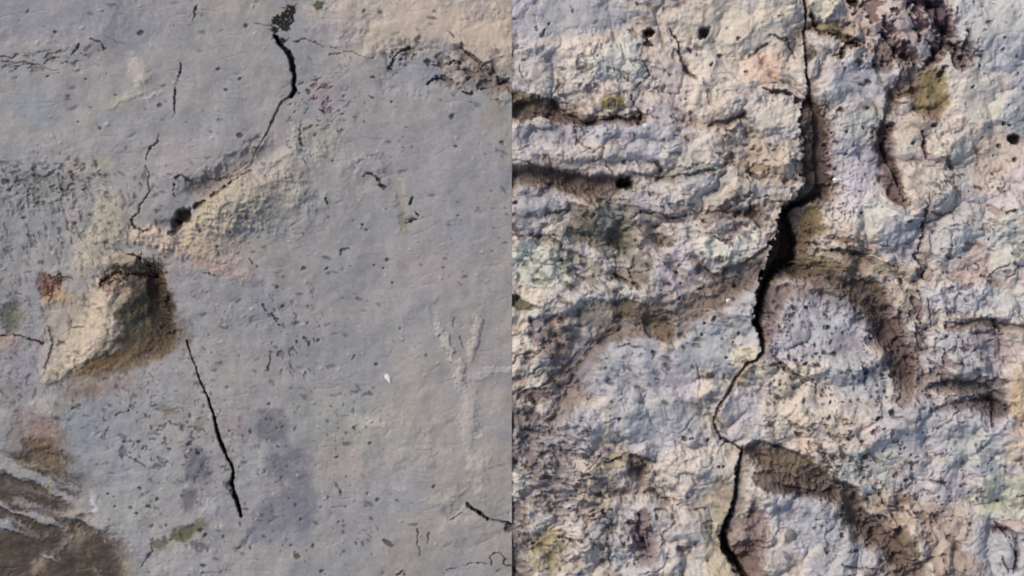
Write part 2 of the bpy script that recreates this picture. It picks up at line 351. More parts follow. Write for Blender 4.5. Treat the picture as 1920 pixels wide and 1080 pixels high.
L.blob(185, 683, 70, 13, -17, (120, 90, 56), .85, -3, soft=.5, brk=.8)
L.blob(215, 692, 100, 14, -16, (122, 100, 78), .6, -3, soft=.9, brk=1.2)
L.blob(108, 700, 30, 14, -30, (176, 166, 140), .8, 5, soft=.5, brk=1)
L.crack([(92, 612, 2), (100, 640, 2.5), (92, 665, 3), (84, 700, 2.5), (92, 720, 2)], depth=3, col=(120, 110, 92), warp=1.5)
L.crack([(0, 632, 2), (22, 626, 2), (55, 634, 1.5), (80, 645, 3)], depth=6, col=(84, 62, 60), warp=1.5)
L.crack([(134, 600, 1.5), (134, 614, 1.5), (158, 613, 1.5), (162, 606, 1)], depth=4, col=(110, 96, 76), warp=.6)
L.blob(92, 535, 30, 20, 10, (128, 82, 70), .8, -3, soft=.5, brk=1.6)
L.blob(120, 560, 30, 26, 10, (176, 144, 104), .6, 2, soft=.5, brk=1.4)
L.blob(215, 720, 70, 14, -10, (150, 128, 122), .6, 0, soft=.7, brk=1)
L.blob(150, 735, 40, 16, -10, (128, 108, 94), .6, -2, soft=.7, brk=1.2)

L.cavities(880, 135, 95, 38, 14, 24, 1.4, .02, 7, (112, 98, 90), .75, 411)
L.cavities(750, 108, 30, 26, -40, 18, 1.2, .0, 5, (108, 98, 90), .7, 412)
L.ledge([(850, 74), (880, 98), (910, 124), (940, 146), (962, 152)], drop=9, rec=30, side=1, edge=5, col=(118, 104, 96), a=.6)
L.cavities(95, 340, 110, 45, 0, 14, 1.6, .06, 3.5, (104, 102, 98), .6, 413)
L.cavities(110, 400, 130, 90, 0, 15, 2.4, .12, 2.4, (108, 106, 102), .55, 414, nrot=70)
L.cavities(60, 120, 110, 26, -8, 12, 2.5, .1, 2.5, (104, 102, 102), .55, 415, nrot=-8)
L.cavities(320, 820, 120, 90, 0, 14, 1.5, .22, 2.5, (98, 94, 98), .6, 416, nrot=30)
L.cavities(600, 200, 60, 60, 0, 14, 1.5, .14, 3, (112, 98, 98), .6, 417, nrot=-30)
L.cavities(540, 640, 60, 90, 0, 13, 2, .2, 2.5, (92, 88, 92), .6, 418, nrot=60)
for (x, y, l, w_, r_, a_) in [(838, 640, 8, 66, -20, .4), (858, 700, 10, 46, -8, .45), (893, 628, 10, 42, 12, .55), (900, 705, 60, 6, -6, .5), (880, 790, 16, 62, 4, .5), (900, 880, 18, 30, 20, .5), (262, 140, 16, 34, -30, .5), (236, 178, 50, 9, -38, .5), (285, 180, 26, 4, -20, .5), (700, 800, 60, 12, 24, .4), (820, 840, 30, 12, 40, .4)]:
    L.blob(x, y, l, w_, r_, (178, 172, 162), a_, 1.2, soft=1.0, brk=.8, warp=1.5)
# cracks (x, y, half width)
DK = (36, 32, 34)
L.crack([(514, 68, 5), (525, 80, 5), (537, 96, 4), (546, 106, 6), (549, 118, 4.5), (551, 140, 5), (551, 170, 5), (545, 180, 4)], depth=14, k=.85, col=DK, a=.8, cls=1, warp=.8, brk=False)
L.crack([(545, 180, 3), (530, 190, 2.6), (520, 206, 2), (509, 230, 2.2), (500, 248, 2), (488, 270, 1.6), (476, 292, 1.4), (468, 310, 1.4), (455, 322, 1.6)], depth=4.5, col=(84, 76, 75), a=.65, cls=1, warp=.5, brk=False)
L.crack([(350, 640, 1.8), (356, 662, 1.6), (366, 688, 1.8), (376, 716, 2.2), (388, 742, 2.6), (397, 765, 2.4), (405, 795, 2.6), (413, 825, 3), (424, 852, 3.2), (434, 872, 3.8), (438, 884, 3.4), (433, 905, 4), (439, 925, 4), (445, 945, 4), (452, 968, 2.8)], depth=14, k=.85, col=DK, a=.85, cls=2, warp=.5, brk=False)
L.blob(428, 912, 8, 9, 0, (70, 76, 50), .6, -2)
for pts, dp, kk in [
  ([(373, 8, 1), (367, 20, 3), (362, 40, 1)], 7, 1), ([(340, 116, 2), (338, 134, 3), (331, 150, 1.5), (329, 175, 2.4), (330, 195, 2.6), (327, 212, 2), (322, 220, 1)], 8, .9),
  ([(298, 252, 1.5), (297, 266, 2.6), (284, 276, 2.4), (276, 292, 1.8), (273, 316, 1.8), (279, 336, 2.2), (280, 356, 1.8), (268, 378, 1.6), (258, 398, 2.4), (247, 412, 3), (255, 428, 4), (268, 433, 2.5), (285, 427, 1.5)], 8, .85),
  ([(327, 372, 2.2), (326, 350, 2), (332, 334, 2.4), (341, 328, 2.4), (352, 336, 3), (364, 343, 2.4)], 8, .9), ([(385, 332, 1.5), (400, 335, 2), (424, 336, 2), (445, 328, 3), (462, 318, 1.5)], 5, .9),
  ([(480, 44, 1), (492, 45, 2.4), (510, 50, 1)], 4, .7), ([(552, 77, 2), (560, 78, 3), (575, 71, 1.5), (588, 76, 2), (605, 88, 2), (635, 89, 1.5)], 6, .8), ([(618, 102, 2), (640, 100, 2), (650, 98, 1.5), (672, 103, 1.6), (700, 110, 2)], 6, .8), ([(644, 105, 1.4), (650, 124, 2)], 5, .8),
  ([(770, 88, 3.5), (760, 93, 3), (748, 98, 2.6), (738, 110, 2.2), (728, 126, 3), (734, 130, 2)], 8, 1), ([(838, 60, 1), (860, 82, 1.6), (874, 96, 3), (890, 108, 3), (902, 118, 4.5), (912, 127, 2), (930, 140, 2.4), (936, 156, 2.4)], 9, 1), ([(802, 158, 3.4), (812, 148, 3.4), (824, 146, 2), (838, 150, 1.5)], 9, 1), ([(838, 120, 2), (852, 115, 3), (868, 120, 1.5)], 6, 1), ([(868, 172, 2), (884, 175, 4), (900, 166, 2.6), (922, 163, 2)], 7, 1), ([(940, 158, 4), (955, 148, 3)], 8, 1),
  ([(660, 316, 1), (664, 306, 1.6), (680, 302, 1.6), (690, 291, 1.6), (718, 289, 1.2)], 4, .8), ([(680, 332, 2), (688, 327, 2.6), (700, 329, 3.2), (709, 336, 3.4), (711, 347, 3.4), (722, 352, 3.6), (730, 350, 2)], 9, .9), ([(776, 373, 3.6), (769, 384, 2.5)], 8, .9), ([(760, 418, 2), (770, 418, 3), (779, 411, 3.4), (782, 402, 3.6), (776, 398, 2)], 8, .8),
  ([(876, 941, 2), (884, 951, 3.4), (896, 960, 4), (910, 970, 4), (925, 976, 3), (945, 979, 2.6), (959, 984, 3)], 11, .9), ([(868, 960, 2), (856, 969, 2.4), (846, 974, 2.4), (832, 979, 2)], 7, .8), ([(782, 993, 2), (783, 1012, 2), (788, 1042, 1.6)], 5, .8), ([(804, 1000, 2), (803, 1018, 2)], 4, .8), ([(832, 1076, 2), (845, 1067, 2.4), (862, 1064, 2.2), (885, 1058, 2), (910, 1057, 1.5)], 7, .8), ([(922, 1060, 2.4), (919, 1046, 2.4), (928, 1036, 2.6), (942, 1038, 2.4), (950, 1048, 2.4), (944, 1058, 2.6), (958, 1062, 2.6)], 7, .7), ([(745, 1078, 3), (755, 1071, 4), (762, 1080, 3)], 8, .9),
  ([(285, 1010, 1.5), (284, 1036, 1.8), (276, 1052, 1.6), (262, 1066, 1.6), (256, 1080, 2)], 6, .9),
  ([(0, 106, 2), (20, 110, 2.4), (38, 98, 2), (60, 98, 1.5), (95, 94, 1.2)], 5, .8), ([(0, 118, 2), (30, 118, 1.5), (58, 118, 3), (80, 122, 1.5)], 5, .8), ([(84, 118, 2), (98, 109, 3), (112, 106, 1.5)], 5, .8), ([(134, 104, 2), (142, 96, 3.6), (149, 86, 3.4)], 6, .9), ([(20, 134, 3), (38, 124, 2)], 4, .9), ([(172, 74, 2), (190, 80, 2.4), (196, 90, 4), (201, 91, 2.5)], 6, .8), ([(200, 70, 1), (225, 78, 1.4), (242, 86, 1)], 4, .7),
  ([(128, 548, 1), (128, 520, 1)], 2, .5), ([(278, 732, 2), (281, 752, 2.5), (283, 764, 3), (296, 762, 2)], 4, .8), ([(281, 780, 3), (283, 815, 2)], 4, .8), ([(240, 860, 2), (255, 862, 2.4), (272, 874, 2)], 4, .8), ([(215, 780, 2), (232, 775, 1.4), (244, 768, 2)], 4, .8), ([(195, 782, 2), (202, 800, 2.4), (196, 822, 2), (197, 845, 2.4)], 3, .8),
  ([(508, 660, 2), (506, 680, 2.6), (503, 696, 2)], 3, 1), ([(540, 680, 1.6), (553, 698, 1.8)], 3, .9), ([(555, 640, 2.6), (557, 652, 1)], 4, 1), ([(572, 632, 3), (580, 648, 3)], 4, 1), ([(852, 595, 1.2), (850, 612, 1.5), (862, 632, 2.4), (872, 652, 1.4)], 4, .9), ([(380, 1075, 2), (430, 1070, 1)], 3, .6),
  ([(570, 298, 2), (574, 312, 2.6), (569, 325, 1.5)], 4, .9), ([(584, 288, 2), (588, 298, 2)], 4, .8), ([(610, 373, 4), (614, 382, 3)], 7, .9), ([(565, 232, 1.5), (562, 262, 4), (566, 282, 3)], 4, .9), ([(600, 205, 3), (608, 210, 4)], 7, .8), ([(690, 180, 1.5), (700, 184, 2.4), (704, 190, 2)], 5, .8), ([(598, 165, 2.4), (615, 150, 2)], 4, .8), ([(638, 476, 2), (642, 468, 3), (655, 466, 1.5)], 5, .8),
  ([(468, 486, 2), (485, 500, 3)], 5, .9), ([(400, 515, 3), (380, 512, 1.5), (412, 520, 1)], 5, 1), ([(490, 570, 3), (500, 582, 3.4)], 5, .9), ([(512, 592, 3), (524, 608, 3.4)], 4, .9), ([(658, 500, 2), (662, 495, 1)], 4, .8), ([(665, 668, 2), (660, 676, 1.6)], 4, 1),
 ]:
    L.crack(pts, depth=dp * .8, k=kk * .85, col=(78, 71, 70), a=.62, warp=1.2)
L.crack([(876, 941, 2), (884, 951, 3.4), (896, 960, 4), (910, 970, 4), (925, 976, 3), (945, 979, 2.6), (959, 984, 3)], depth=5, k=.75, col=DK, a=.6, warp=.7, cls=6, brk=False)
L.blob(727, 1019, 13, 5.5, 35, (94, 88, 86), .9, -4, soft=.4, brk=.4, warp=.6)
L.blob(953, 990, 10, 9, 20, (70, 70, 54), .8, -5, soft=.4)
L.ledge([(832, 980), (856, 968), (876, 944), (900, 964), (930, 978), (959, 986)], drop=4, rec=40, side=-1, edge=3, lip=0, col=(140, 138, 134), a=.5)

for (x, y, r) in [(51, 20, 4), (128, 180, 5), (160, 150, 2.5), (90, 142, 3.5), (105, 60, 4), (146, 229, 3), (188, 240, 4), (218, 178, 4), (302, 196, 5), (264, 61, 6), (410, 130, 4), (450, 148, 4), (450, 255, 5), (423, 168, 4), (460, 48, 6), (684, 21, 6), (700, 146, 4.5), (578, 171, 4.5), (735, 193, 4), (855, 275, 4), (625, 303, 3.5), (848, 218, 4), (942, 268, 5), (611, 504, 4.5), (702, 497, 3.5), (719, 503, 4), (727, 487, 4.5), (737, 530, 4), (570, 504, 4.5), (680, 422, 3), (687, 431, 3.5), (858, 405, 3), (520, 538, 5), (560, 604, 5), (597, 640, 4), (529, 575, 4), (750, 618, 3), (706, 684, 3.5), (814, 913, 4), (708, 938, 4), (694, 832, 4.5), (632, 858, 4), (558, 1044, 5), (504, 758, 4), (604, 1073, 6), (215, 951, 4), (245, 953, 5), (256, 963, 3.5), (279, 951, 5), (295, 936, 4.5), (262, 916, 4), (284, 988, 5.5), (312, 985, 4), (382, 1060, 5), (320, 1014, 4), (378, 994, 5), (386, 1004, 4.5), (356, 834, 3.5), (359, 845, 3.5), (372, 851, 4), (319, 844, 4.5), (200, 926, 3.5), (232, 828, 3), (260, 829, 3.5), (148, 760, 4), (135, 767, 4), (148, 988, 4), (470, 810, 4.5), (378, 435, 4), (402, 430, 4), (42, 390, 6), (44, 410, 5), (432, 437, 3), (407, 462, 3), (142, 420, 5), (10, 340, 6), (20, 356, 5)]:
    L.blob(x, y, r, r * .75, random.uniform(-40, 40), (74, 69, 68), .75, -3, soft=.6, brk=.9, warp=.8)
dl = fbm(X, Y, 90, 3, 120) * .8 + .25 * sstep(800, 300, X) * sstep(230, 420, Y) - .25 * sstep(600, 900, X) * sstep(500, 700, Y)
L.specks(2300, (0, 955, 0, 1080), 1.0, 4.0, .45, (88, 83, 83), .7, ang=5, stretch=3.0, seed=3, dens=dl, thr=.06)
L.specks(700, (0, 300, 320, 760), 1.1, 4.0, .45, (96, 92, 88), .6, ang=70, stretch=4.0, seed=4, dens=dl, thr=-.1)
L.specks(420, (0, 955, 0, 1080), 1.2, 3.4, -0.7, (188, 184, 178), .6, ang=0, stretch=2.0, seed=5)
L.specks(240, (340, 700, 720, 1050), 1.1, 3.5, .9, (70, 64, 74), .7, ang=60, stretch=2, seed=6)

# =========================================================================== RIGHT: rough pale rock
Rr = Field(axis(960 + GAP, 2620, 960 + GAP, 1934, FINE, 9), ys_ax, (192, 182, 173))
X, Y = Rr.X, Rr.Y
F = Rr
n_big = fbm(X, Y, 230, 4, 5)
n_mid = fbm(X, Y, 90, 4, 13)
wx = fbm(X, Y, 70, 4, 17) * 34; wy = fbm(X, Y, 70, 4, 27) * 34
lump = 1 - np.abs(perlin((X + wx) / 62, (Y + wy) / 46, 33)) * 2.2
lump2 = 1 - np.abs(perlin((X + wx * .9) / 25, (Y + wy * .9) / 18, 37)) * 2.2
# how rough each area is: some plates stay smooth
smooth = np.zeros_like(X)
for (cx, cy, rx, ry, v) in [(1080, 40, 120, 50, 1), (1140, 110, 90, 60, .8), (1850, 120, 110, 160, .85), (1860, 300, 80, 100, .5), (1560, 610, 110, 90, .85), (1190, 690, 130, 60, .9), (1330, 640, 90, 70, .8), (1390, 50, 90, 60, .8), (1580, 300, 60, 100, .7), (1590, 740, 110, 50, .6), (1460, 220, 50, 40, .9), (1350, 930, 50, 80, .7), (1500, 1000, 80, 80, .4), (1820, 540, 100, 50, .5), (1050, 500, 90, 60, .4), (1650, 800, 110, 60, .5), (1380, 460, 50, 30, .8), (1800, 960, 100, 80, .3), (1640, 570, 70, 60, .85), (1690, 680, 40, 60, .6), (1200, 600, 120, 40, .75), (1370, 540, 80, 50, .95), (1100, 640, 50, 60, .6), (1500, 500, 60, 60, .8), (1530, 340, 50, 110, 1), (1060, 340, 110, 30, .6), (1600, 950, 60, 50, .6), (1480, 890, 80, 40, .6), (1830, 740, 90, 40, .6), (1310, 90, 120, 100, .45), (1450, 740, 70, 60, .5), (1700, 300, 60, 70, .4), (1900, 880, 60, 100, .4), (1120, 900, 80, 80, .3), (1220, 760, 120, 60, .5)]:
    q = ((X - cx) / rx) ** 2 + ((Y - cy) / ry) ** 2
    smooth = np.maximum(smooth, v * (1 - sstep(.5, 1.6, q + F.N1)))
rg = .9 - .8 * smooth
F.H += 16 * n_big + 6 * n_mid
patch = sstep(-.12, .3, fbm(X, Y, 130, 3, 205))
nc = fbm(X + wx, Y + wy, 150, 4, 65, .5); nc2 = fbm(X + wx * .6, Y * 1.2 + wy, 80, 4, 75, .5); nc3 = fbm(X + wx * .8, Y * 1.3 + wy, 46, 4, 85, .6)
def facets(X, Y, cell, seed, beta, tilt, hs):
    """broken plates: every cell has its own height and slope"""
    gx = np.floor(X / cell).astype(np.int32); gy = np.floor(Y / cell).astype(np.int32)
    num = np.zeros_like(X); den = np.zeros_like(X) + 1e-9
    T = np.random.RandomState(seed).rand(5, 512).astype(np.float32)
    for oy in (-1, 0, 1):
        for ox in (-1, 0, 1):
            ix = gx + ox; iy = gy + oy
            h = PERM[(PERM[(ix + seed * 13) & 511] + iy) & 511]
            px = (ix + .1 + .8 * T[0][h]) * cell; py = (iy + .1 + .8 * T[1][h]) * cell
            dx = X - px; dy = Y - py
            wgt = np.exp(-beta * np.sqrt(dx * dx + dy * dy)) + 1e-12
            hh = hs * (T[2][h] - .5) * 2 + tilt * ((T[3][h] - .5) * 2 * dx + (T[4][h] - .5) * 2 * dy)
            num += wgt * hh; den += wgt
    return num / den
def terrace(n, k, sharp=.8):
    t = n * k; f = t - np.floor(t)
    return (np.floor(t) + sstep(sharp, 1, f)) / k
te1 = fbm(X + wx * .5, Y * 1.05 + wy * .5, 150, 6, 211, .46); te2 = fbm(X + wx * .7, Y * 1.1 + wy * .7, 70, 4, 217, .5)
rw = F.WX * 1.6 + wx * .5; rv = F.WY * 1.6 + wy * .5
F.H += (.25 + .75 * rg) * facets(X * .85 + rw, Y * 1.1 + rv, 118, 3, .13, .17, 9)
F.H += (.15 + .85 * rg) * (.5 + .8 * patch) * facets(X + rw * .8, Y * 1.08 + rv * .8, 48, 7, .32, .13, 2.2)
F.H += rg * (.2 + patch) * facets(X + F.WX * 1.3, Y * 1.2 + F.WY * 1.3, 19, 9, .7, .10, .6)
b1 = np.abs(perlin((X + wx * 1.3) / 116, (Y + wy * 1.3) / 104, 501)) ** .75
b2 = np.abs(perlin((X + wx + 50) / 64, (Y + wy) / 58, 503)) ** .8
F.H += (.35 + .65 * rg) * 34 * b1 + rg * 10 * b2
tint(F, (134, 116, 106), (1 - sstep(.04, .17, b1 + .05 * F.N2)) * (.25 + .75 * rg) * sstep(-.3, .1, nc3), .7)  # dirt-coloured shading painted into the creases between lumps
F.H += rg ** .6 * 16 * (.7 * terrace(te1, 6, .7) + .3 * te1) + rg * 5 * (.75 * terrace(te2, 5.5, .66) + .25 * te2) * (.4 + .9 * patch)
F.H -= rg * 6 * sstep(.72, 1, lump) * sstep(-.05, .3, n_mid + .05)
F.H += (0.25 + rg * (.3 + .7 * patch)) * 1.6 * fbm(X, Y * 1.15, 30, 4, 53, .52)
F.H += (0.2 + rg * patch) * 0.2 * fbm(X, Y, 6, 2, 57)
tint(F, (172, 170, 177), sstep(.02, .4, nc), .5)
tint(F, (200, 182, 166), sstep(.05, .45, -nc), .6)
tint(F, (190, 172, 166), sstep(.08, .4, nc2), .3)
tint(F, (176, 180, 174), sstep(.08, .4, -nc2), .3)
# brown along the natural creases and blotches of brown weathering
ed = te1 * 7 - np.floor(te1 * 7)
tint(F, (120, 104, 94), sstep(.55, .8, ed) * (1 - sstep(.85, 1, ed)) * rg * sstep(-.2, .2, nc3), .6)
tint(F, (120, 104, 92), sstep(.16, .42, nc3) * rg, .55)
tint(F, (128, 120, 96), sstep(.2, .45, -nc3) * rg, .35)

BLU = (172, 178, 194); PNK = (196, 180, 172); LIL = (178, 168, 184); BRN = (92, 78, 70); OLV = (104, 92, 62); PAL = (198, 192, 178); GRN = (184, 190, 178)
BR = [  # plate tints; many dark brown and olive entries paint shadow bands in
 (1080, 28, 100, 34, 0, (162, 168, 184), .75, 3), (980, 30, 40, 45, 0, (172, 170, 196), .7, 2), (1070, 100, 100, 26, 0, PNK, .6, 2), (1160, 115, 58, 44, 0, (182, 186, 180), .8, 7), (1010, 115, 40, 26, 0, (166, 162, 168), .6, 1), (1095, 130, 30, 40, 10, (190, 184, 176), .6, 5),
 (1350, 45, 90, 50, 0, (194, 184, 166), .7, 4), (1275, 150, 60, 60, 0, PNK, .7, 2), (1420, 70, 55, 60, 0, (192, 180, 164), .7, 3), (1435, 130, 42, 38, 0, (204, 174, 156), .85, 4), (1450, 35, 50, 40, 0, (190, 180, 166), .7, 3), (1460, 215, 46, 34, 0, (204, 192, 178), .85, 6),
 (1540, 15, 34, 22, 0, (206, 196, 172), .85, 9), (1560, 55, 45, 18, 5, (124, 108, 78), .75, -8), (1550, 65, 30, 8, 0, (130, 106, 84), .6, -5), (1600, 6, 14, 9, 0, (50, 40, 22), .95, -16), (1610, 48, 40, 22, 0, (180, 162, 146), .6, 4),
 (1690, 40, 80, 50, 10, (176, 154, 152), .7, 4), (1610, 150, 60, 45, 0, BLU, .7, 1), (1590, 135, 55, 20, 0, LIL, .6, 1), (1660, 105, 22, 40, 20, (98, 80, 76), .7, -9), (1600, 80, 18, 12, 0, (76, 58, 52), .85, -10), (1698, 100, 28, 18, 30, (86, 70, 66), .75, -8),
 (1702, 140, 18, 20, 0, (150, 156, 160), .8, 4), (1742, 178, 40, 48, 15, (128, 112, 74), .85, -3), (1700, 175, 26, 8, -12, (80, 60, 48), .8, -8), (1745, 215, 24, 16, 0, (124, 104, 92), .7, -4), (1710, 235, 34, 22, -20, (168, 150, 134), .6, 4),
 (1760, 30, 26, 36, -20, (88, 66, 82), .85, -8), (1745, 6, 40, 9, 5, (72, 56, 72), .8, -8), (1778, 65, 20, 26, -20, (108, 84, 96), .8, -6), (1795, 92, 30, 20, 25, (78, 62, 58), .85, -10), (1815, 108, 18, 8, 10, (90, 68, 66), .7, -6),
 (1860, 60, 80, 80, 0, (170, 180, 190), .8, 3), (1900, 100, 50, 40, 0, (178, 178, 206), .6, 2), (1840, 190, 60, 50, 0, (196, 192, 180), .7, 4), (1910, 200, 30, 60, 0, (172, 180, 196), .6, 2), (1800, 260, 40, 40, 0, (180, 166, 158), .5, 0), (1860, 300, 60, 60, 0, (192, 174, 156), .7, 2), (1900, 350, 50, 40, 0, (190, 178, 178), .6, 1), (1790, 285, 34, 30, 0, (192, 188, 174), .7, 4),
 (1590, 300, 50, 60, 0, (174, 168, 186), .8, 2), (1620, 240, 40, 40, 0, (158, 164, 164), .6, 1), (1600, 370, 45, 40, 0, (196, 184, 190), .7, 3), (1655, 300, 18, 40, 0, (172, 160, 176), .7, 0),
 (1000, 205, 50, 22, 0, (88, 72, 66), .85, -10), (985, 190, 34, 16, 10, (104, 92, 64), .7, -5), (1148, 190, 26, 14, -10, (128, 118, 68), .8, -3), (1060, 222, 50, 12, 15, (96, 82, 76), .7, -4), (1015, 230, 22, 12, 0, (176, 152, 146), .7, 7),
 (1040, 255, 80, 22, 0, (150, 146, 162), .7, -2), (1130, 245, 50, 22, 0, (168, 174, 196), .8, 0), (1210, 270, 50, 44, 0, (174, 172, 194), .8, 2), (1165, 262, 32, 20, 20, (162, 142, 162), .6, 0), (1280, 290, 45, 25, 0, (180, 176, 166), .6, 3), (1240, 215, 36, 22, 20, (172, 160, 172), .5, 1), (1060, 285, 90, 15, 4, (178, 170, 168), .7, 4),
 (1330, 190, 46, 40, 0, (196, 184, 170), .6, 3), (1390, 270, 50, 30, 0, (168, 150, 132), .5, 0), (1440, 300, 50, 36, -10, (178, 158, 138), .7, 4), (1460, 335, 44, 24, 0, (176, 156, 138), .7, 3), (1310, 340, 40, 20, 0, (160, 164, 180), .6, 1), (1290, 320, 70, 10, -6, (128, 130, 118), .6, -4),
 (1020, 330, 60, 17, 5, (104, 86, 76), .9, -6), (1090, 345, 60, 16, 4, (96, 82, 78), .9, -6), (1120, 365, 40, 16, 0, (108, 92, 84), .7, -3), (1000, 385, 50, 34, 0, (150, 148, 164), .8, 0), (990, 420, 40, 30, 0, (140, 134, 152), .6, 0), (1100, 395, 34, 26, 20, (178, 148, 136), .7, 2), (1090, 430, 34, 30, 30, (112, 108, 92), .8, -4), (1145, 400, 30, 34, 0, (120, 122, 112), .6, -3), (1165, 445, 30, 26, 0, (96, 92, 82), .85, -6), (1210, 385, 60, 26, 0, (154, 152, 160), .6, 0),
 (1010, 500, 70, 46, 20, (190, 192, 178), .85, 5), (1060, 470, 50, 20, 25, (180, 174, 158), .6, 3), (1060, 560, 36, 28, 0, (172, 166, 164), .8, 3), (1110, 500, 60, 14, 30, (140, 134, 120), .6, -4), (1180, 520, 60, 16, 15, (118, 104, 92), .7, -5), (1210, 450, 40, 20, 0, (176, 158, 146), .6, 2),
 (1270, 505, 56, 46, 0, (176, 162, 170), .75, 3), (1325, 445, 30, 14, 0, (188, 180, 168), .6, 2), (1350, 400, 44, 14, 0, (132, 114, 104), .5, -3), (1372, 430, 24, 18, -30, (142, 120, 130), .7, -3), (1411, 398, 12, 14, -30, (96, 74, 66), .85, -9),
 (1340, 460, 34, 30, 20, (204, 202, 190), .9, 6), (1395, 450, 34, 22, -25, (204, 200, 190), .9, 6), (1350, 490, 18, 16, 0, (204, 194, 176), .8, 5),
 (975, 570, 26, 12, 20, (78, 78, 52), .8, -6), (975, 610, 26, 18, 30, (186, 172, 158), .6, 3), (1010, 620, 26, 30, 60, (118, 106, 114), .7, -5), (990, 690, 40, 26, 0, (178, 172, 164), .6, 2), (1060, 640, 44, 50, 0, (132, 114, 104), .65, -3),
 (1120, 590, 70, 30, -10, (120, 110, 98), .7, -4), (1200, 585, 60, 22, 15, (98, 82, 66), .8, -5), (1235, 615, 34, 20, 35, (92, 76, 54), .85, -8), (1340, 555, 70, 26, -22, (128, 112, 102), .85, -4), (1400, 520, 44, 24, -40, (122, 108, 100), .7, -3), (1400, 590, 34, 60, 10, (166, 168, 176), .7, 2), (1290, 600, 36, 18, 0, (150, 126, 118), .5, 0),
 (1120, 690, 60, 60, 0, (168, 174, 194), .9, 3), (1200, 660, 60, 36, 5, (170, 172, 190), .85, 2), (1180, 730, 60, 40, 0, (168, 168, 190), .7, 1), (1320, 650, 60, 60, 0, (168, 178, 192), .8, 2), (1260, 720, 60, 40, 0, (172, 164, 184), .6, 1), (1050, 700, 26, 50, 20, (118, 104, 96), .6, -4), (1070, 790, 70, 40, 10, (160, 154, 152), .5, 2),
 (1400, 670, 30, 22, -20, (196, 184, 160), .8, 5), (1480, 700, 60, 34, 0, (204, 188, 168), .9, 7), (1400, 760, 60, 40, 0, (184, 176, 180), .6, 5), (1470, 760, 50, 34, 0, (196, 182, 164), .7, 4),
 (1560, 600, 80, 60, 10, (172, 176, 194), .9, 0), (1490, 590, 40, 40, 0, (176, 168, 176), .7, 0), (1600, 700, 60, 50, 20, (162, 170, 186), .8, 0), (1480, 650, 44, 34, 0, (172, 166, 176), .7, 1), (1590, 645, 40, 26, 20, (134, 116, 132), .5, -2),
 (1630, 555, 46, 34, 30, (88, 74, 58), .9, -8), (1580, 540, 70, 18, 8, (104, 90, 84), .8, -6), (1665, 620, 28, 46, -25, (96, 78, 76), .85, -8), (1690, 680, 26, 44, -15, (92, 80, 74), .8, -8), (1660, 640, 26, 18, 0, (100, 84, 96), .6, -4), (1720, 690, 30, 60, 0, (140, 120, 116), .6, 0),
 (1540, 500, 60, 18, 8, (124, 110, 70), .85, -1), (1600, 495, 50, 16, 10, (138, 118, 100), .7, 0), (1525, 410, 34, 22, 60, (112, 96, 64), .85, -4), (1600, 450, 50, 26, 10, (184, 160, 148), .6, 4), (1660, 500, 26, 10, -20, (130, 126, 108), .7, -3), (1690, 560, 14, 50, -30, (196, 180, 158), .7, 5), (1705, 580, 16, 34, 10, (128, 122, 108), .7, -4),
 (1650, 410, 60, 40, 0, (186, 186, 180), .6, 3), (1690, 450, 40, 50, 0, (178, 178, 196), .7, 1), (1800, 460, 70, 60, 0, (176, 178, 182), .6, 2), (1890, 450, 50, 70, 0, (186, 186, 176), .7, 3), (1820, 500, 34, 50, 30, (172, 142, 134), .5, 1), (1790, 560, 60, 30, 0, (184, 186, 204), .7, 2), (1880, 570, 60, 34, 0, (184, 186, 184), .7, 3),
 (1812, 535, 20, 6, -15, (104, 92, 118), .8, -3), (1735, 515, 18, 12, 20, (108, 86, 84), .8, -5), (1700, 450, 14, 40, 0, (170, 166, 192), .5, 0), (1675, 365, 12, 22, 10, (112, 90, 88), .8, -5),
 (1800, 660, 80, 50, 0, (164, 168, 176), .7, 1), (1860, 650, 50, 40, 20, (142, 124, 132), .5, -2), (1840, 720, 60, 12, -8, (96, 88, 84), .85, -7), (1830, 755, 70, 16, 5, (98, 88, 86), .9, -8), (1770, 712, 50, 12, 10, (114, 104, 96), .6, -5), (1830, 738, 50, 7, -8, (156, 148, 144), .7, 3), (1860, 770, 26, 34, 10, (104, 70, 80), .7, -5),
 (1908, 745, 24, 58, 0, (178, 154, 122), .75, 3), (1900, 830, 34, 50, 0, (198, 176, 156), .7, 2), (1800, 800, 90, 60, 0, (172, 174, 186), .7, 1), (1830, 850, 60, 40, 0, (176, 186, 184), .6, 1), (1700, 800, 60, 50, 0, (170, 172, 192), .7, 1), (1620, 880, 70, 50, 0, (184, 186, 180), .7, 4), (1760, 900, 90, 40, 0, (178, 174, 180), .7, 1), (1880, 930, 60, 40, 0, (190, 190, 164), .6, 2), (1560, 800, 60, 30, 0, (190, 176, 162), .7, 4),
 (1770, 990, 60, 50, 0, (164, 146, 134), .7, 0), (1680, 960, 50, 30, 20, (176, 154, 130), .6, 3), (1870, 1040, 60, 60, 0, (168, 172, 190), .8, 2), (1800, 1060, 60, 30, 0, (130, 108, 94), .5, -3), (1880, 985, 40, 12, -10, (170, 130, 124), .5, -2),
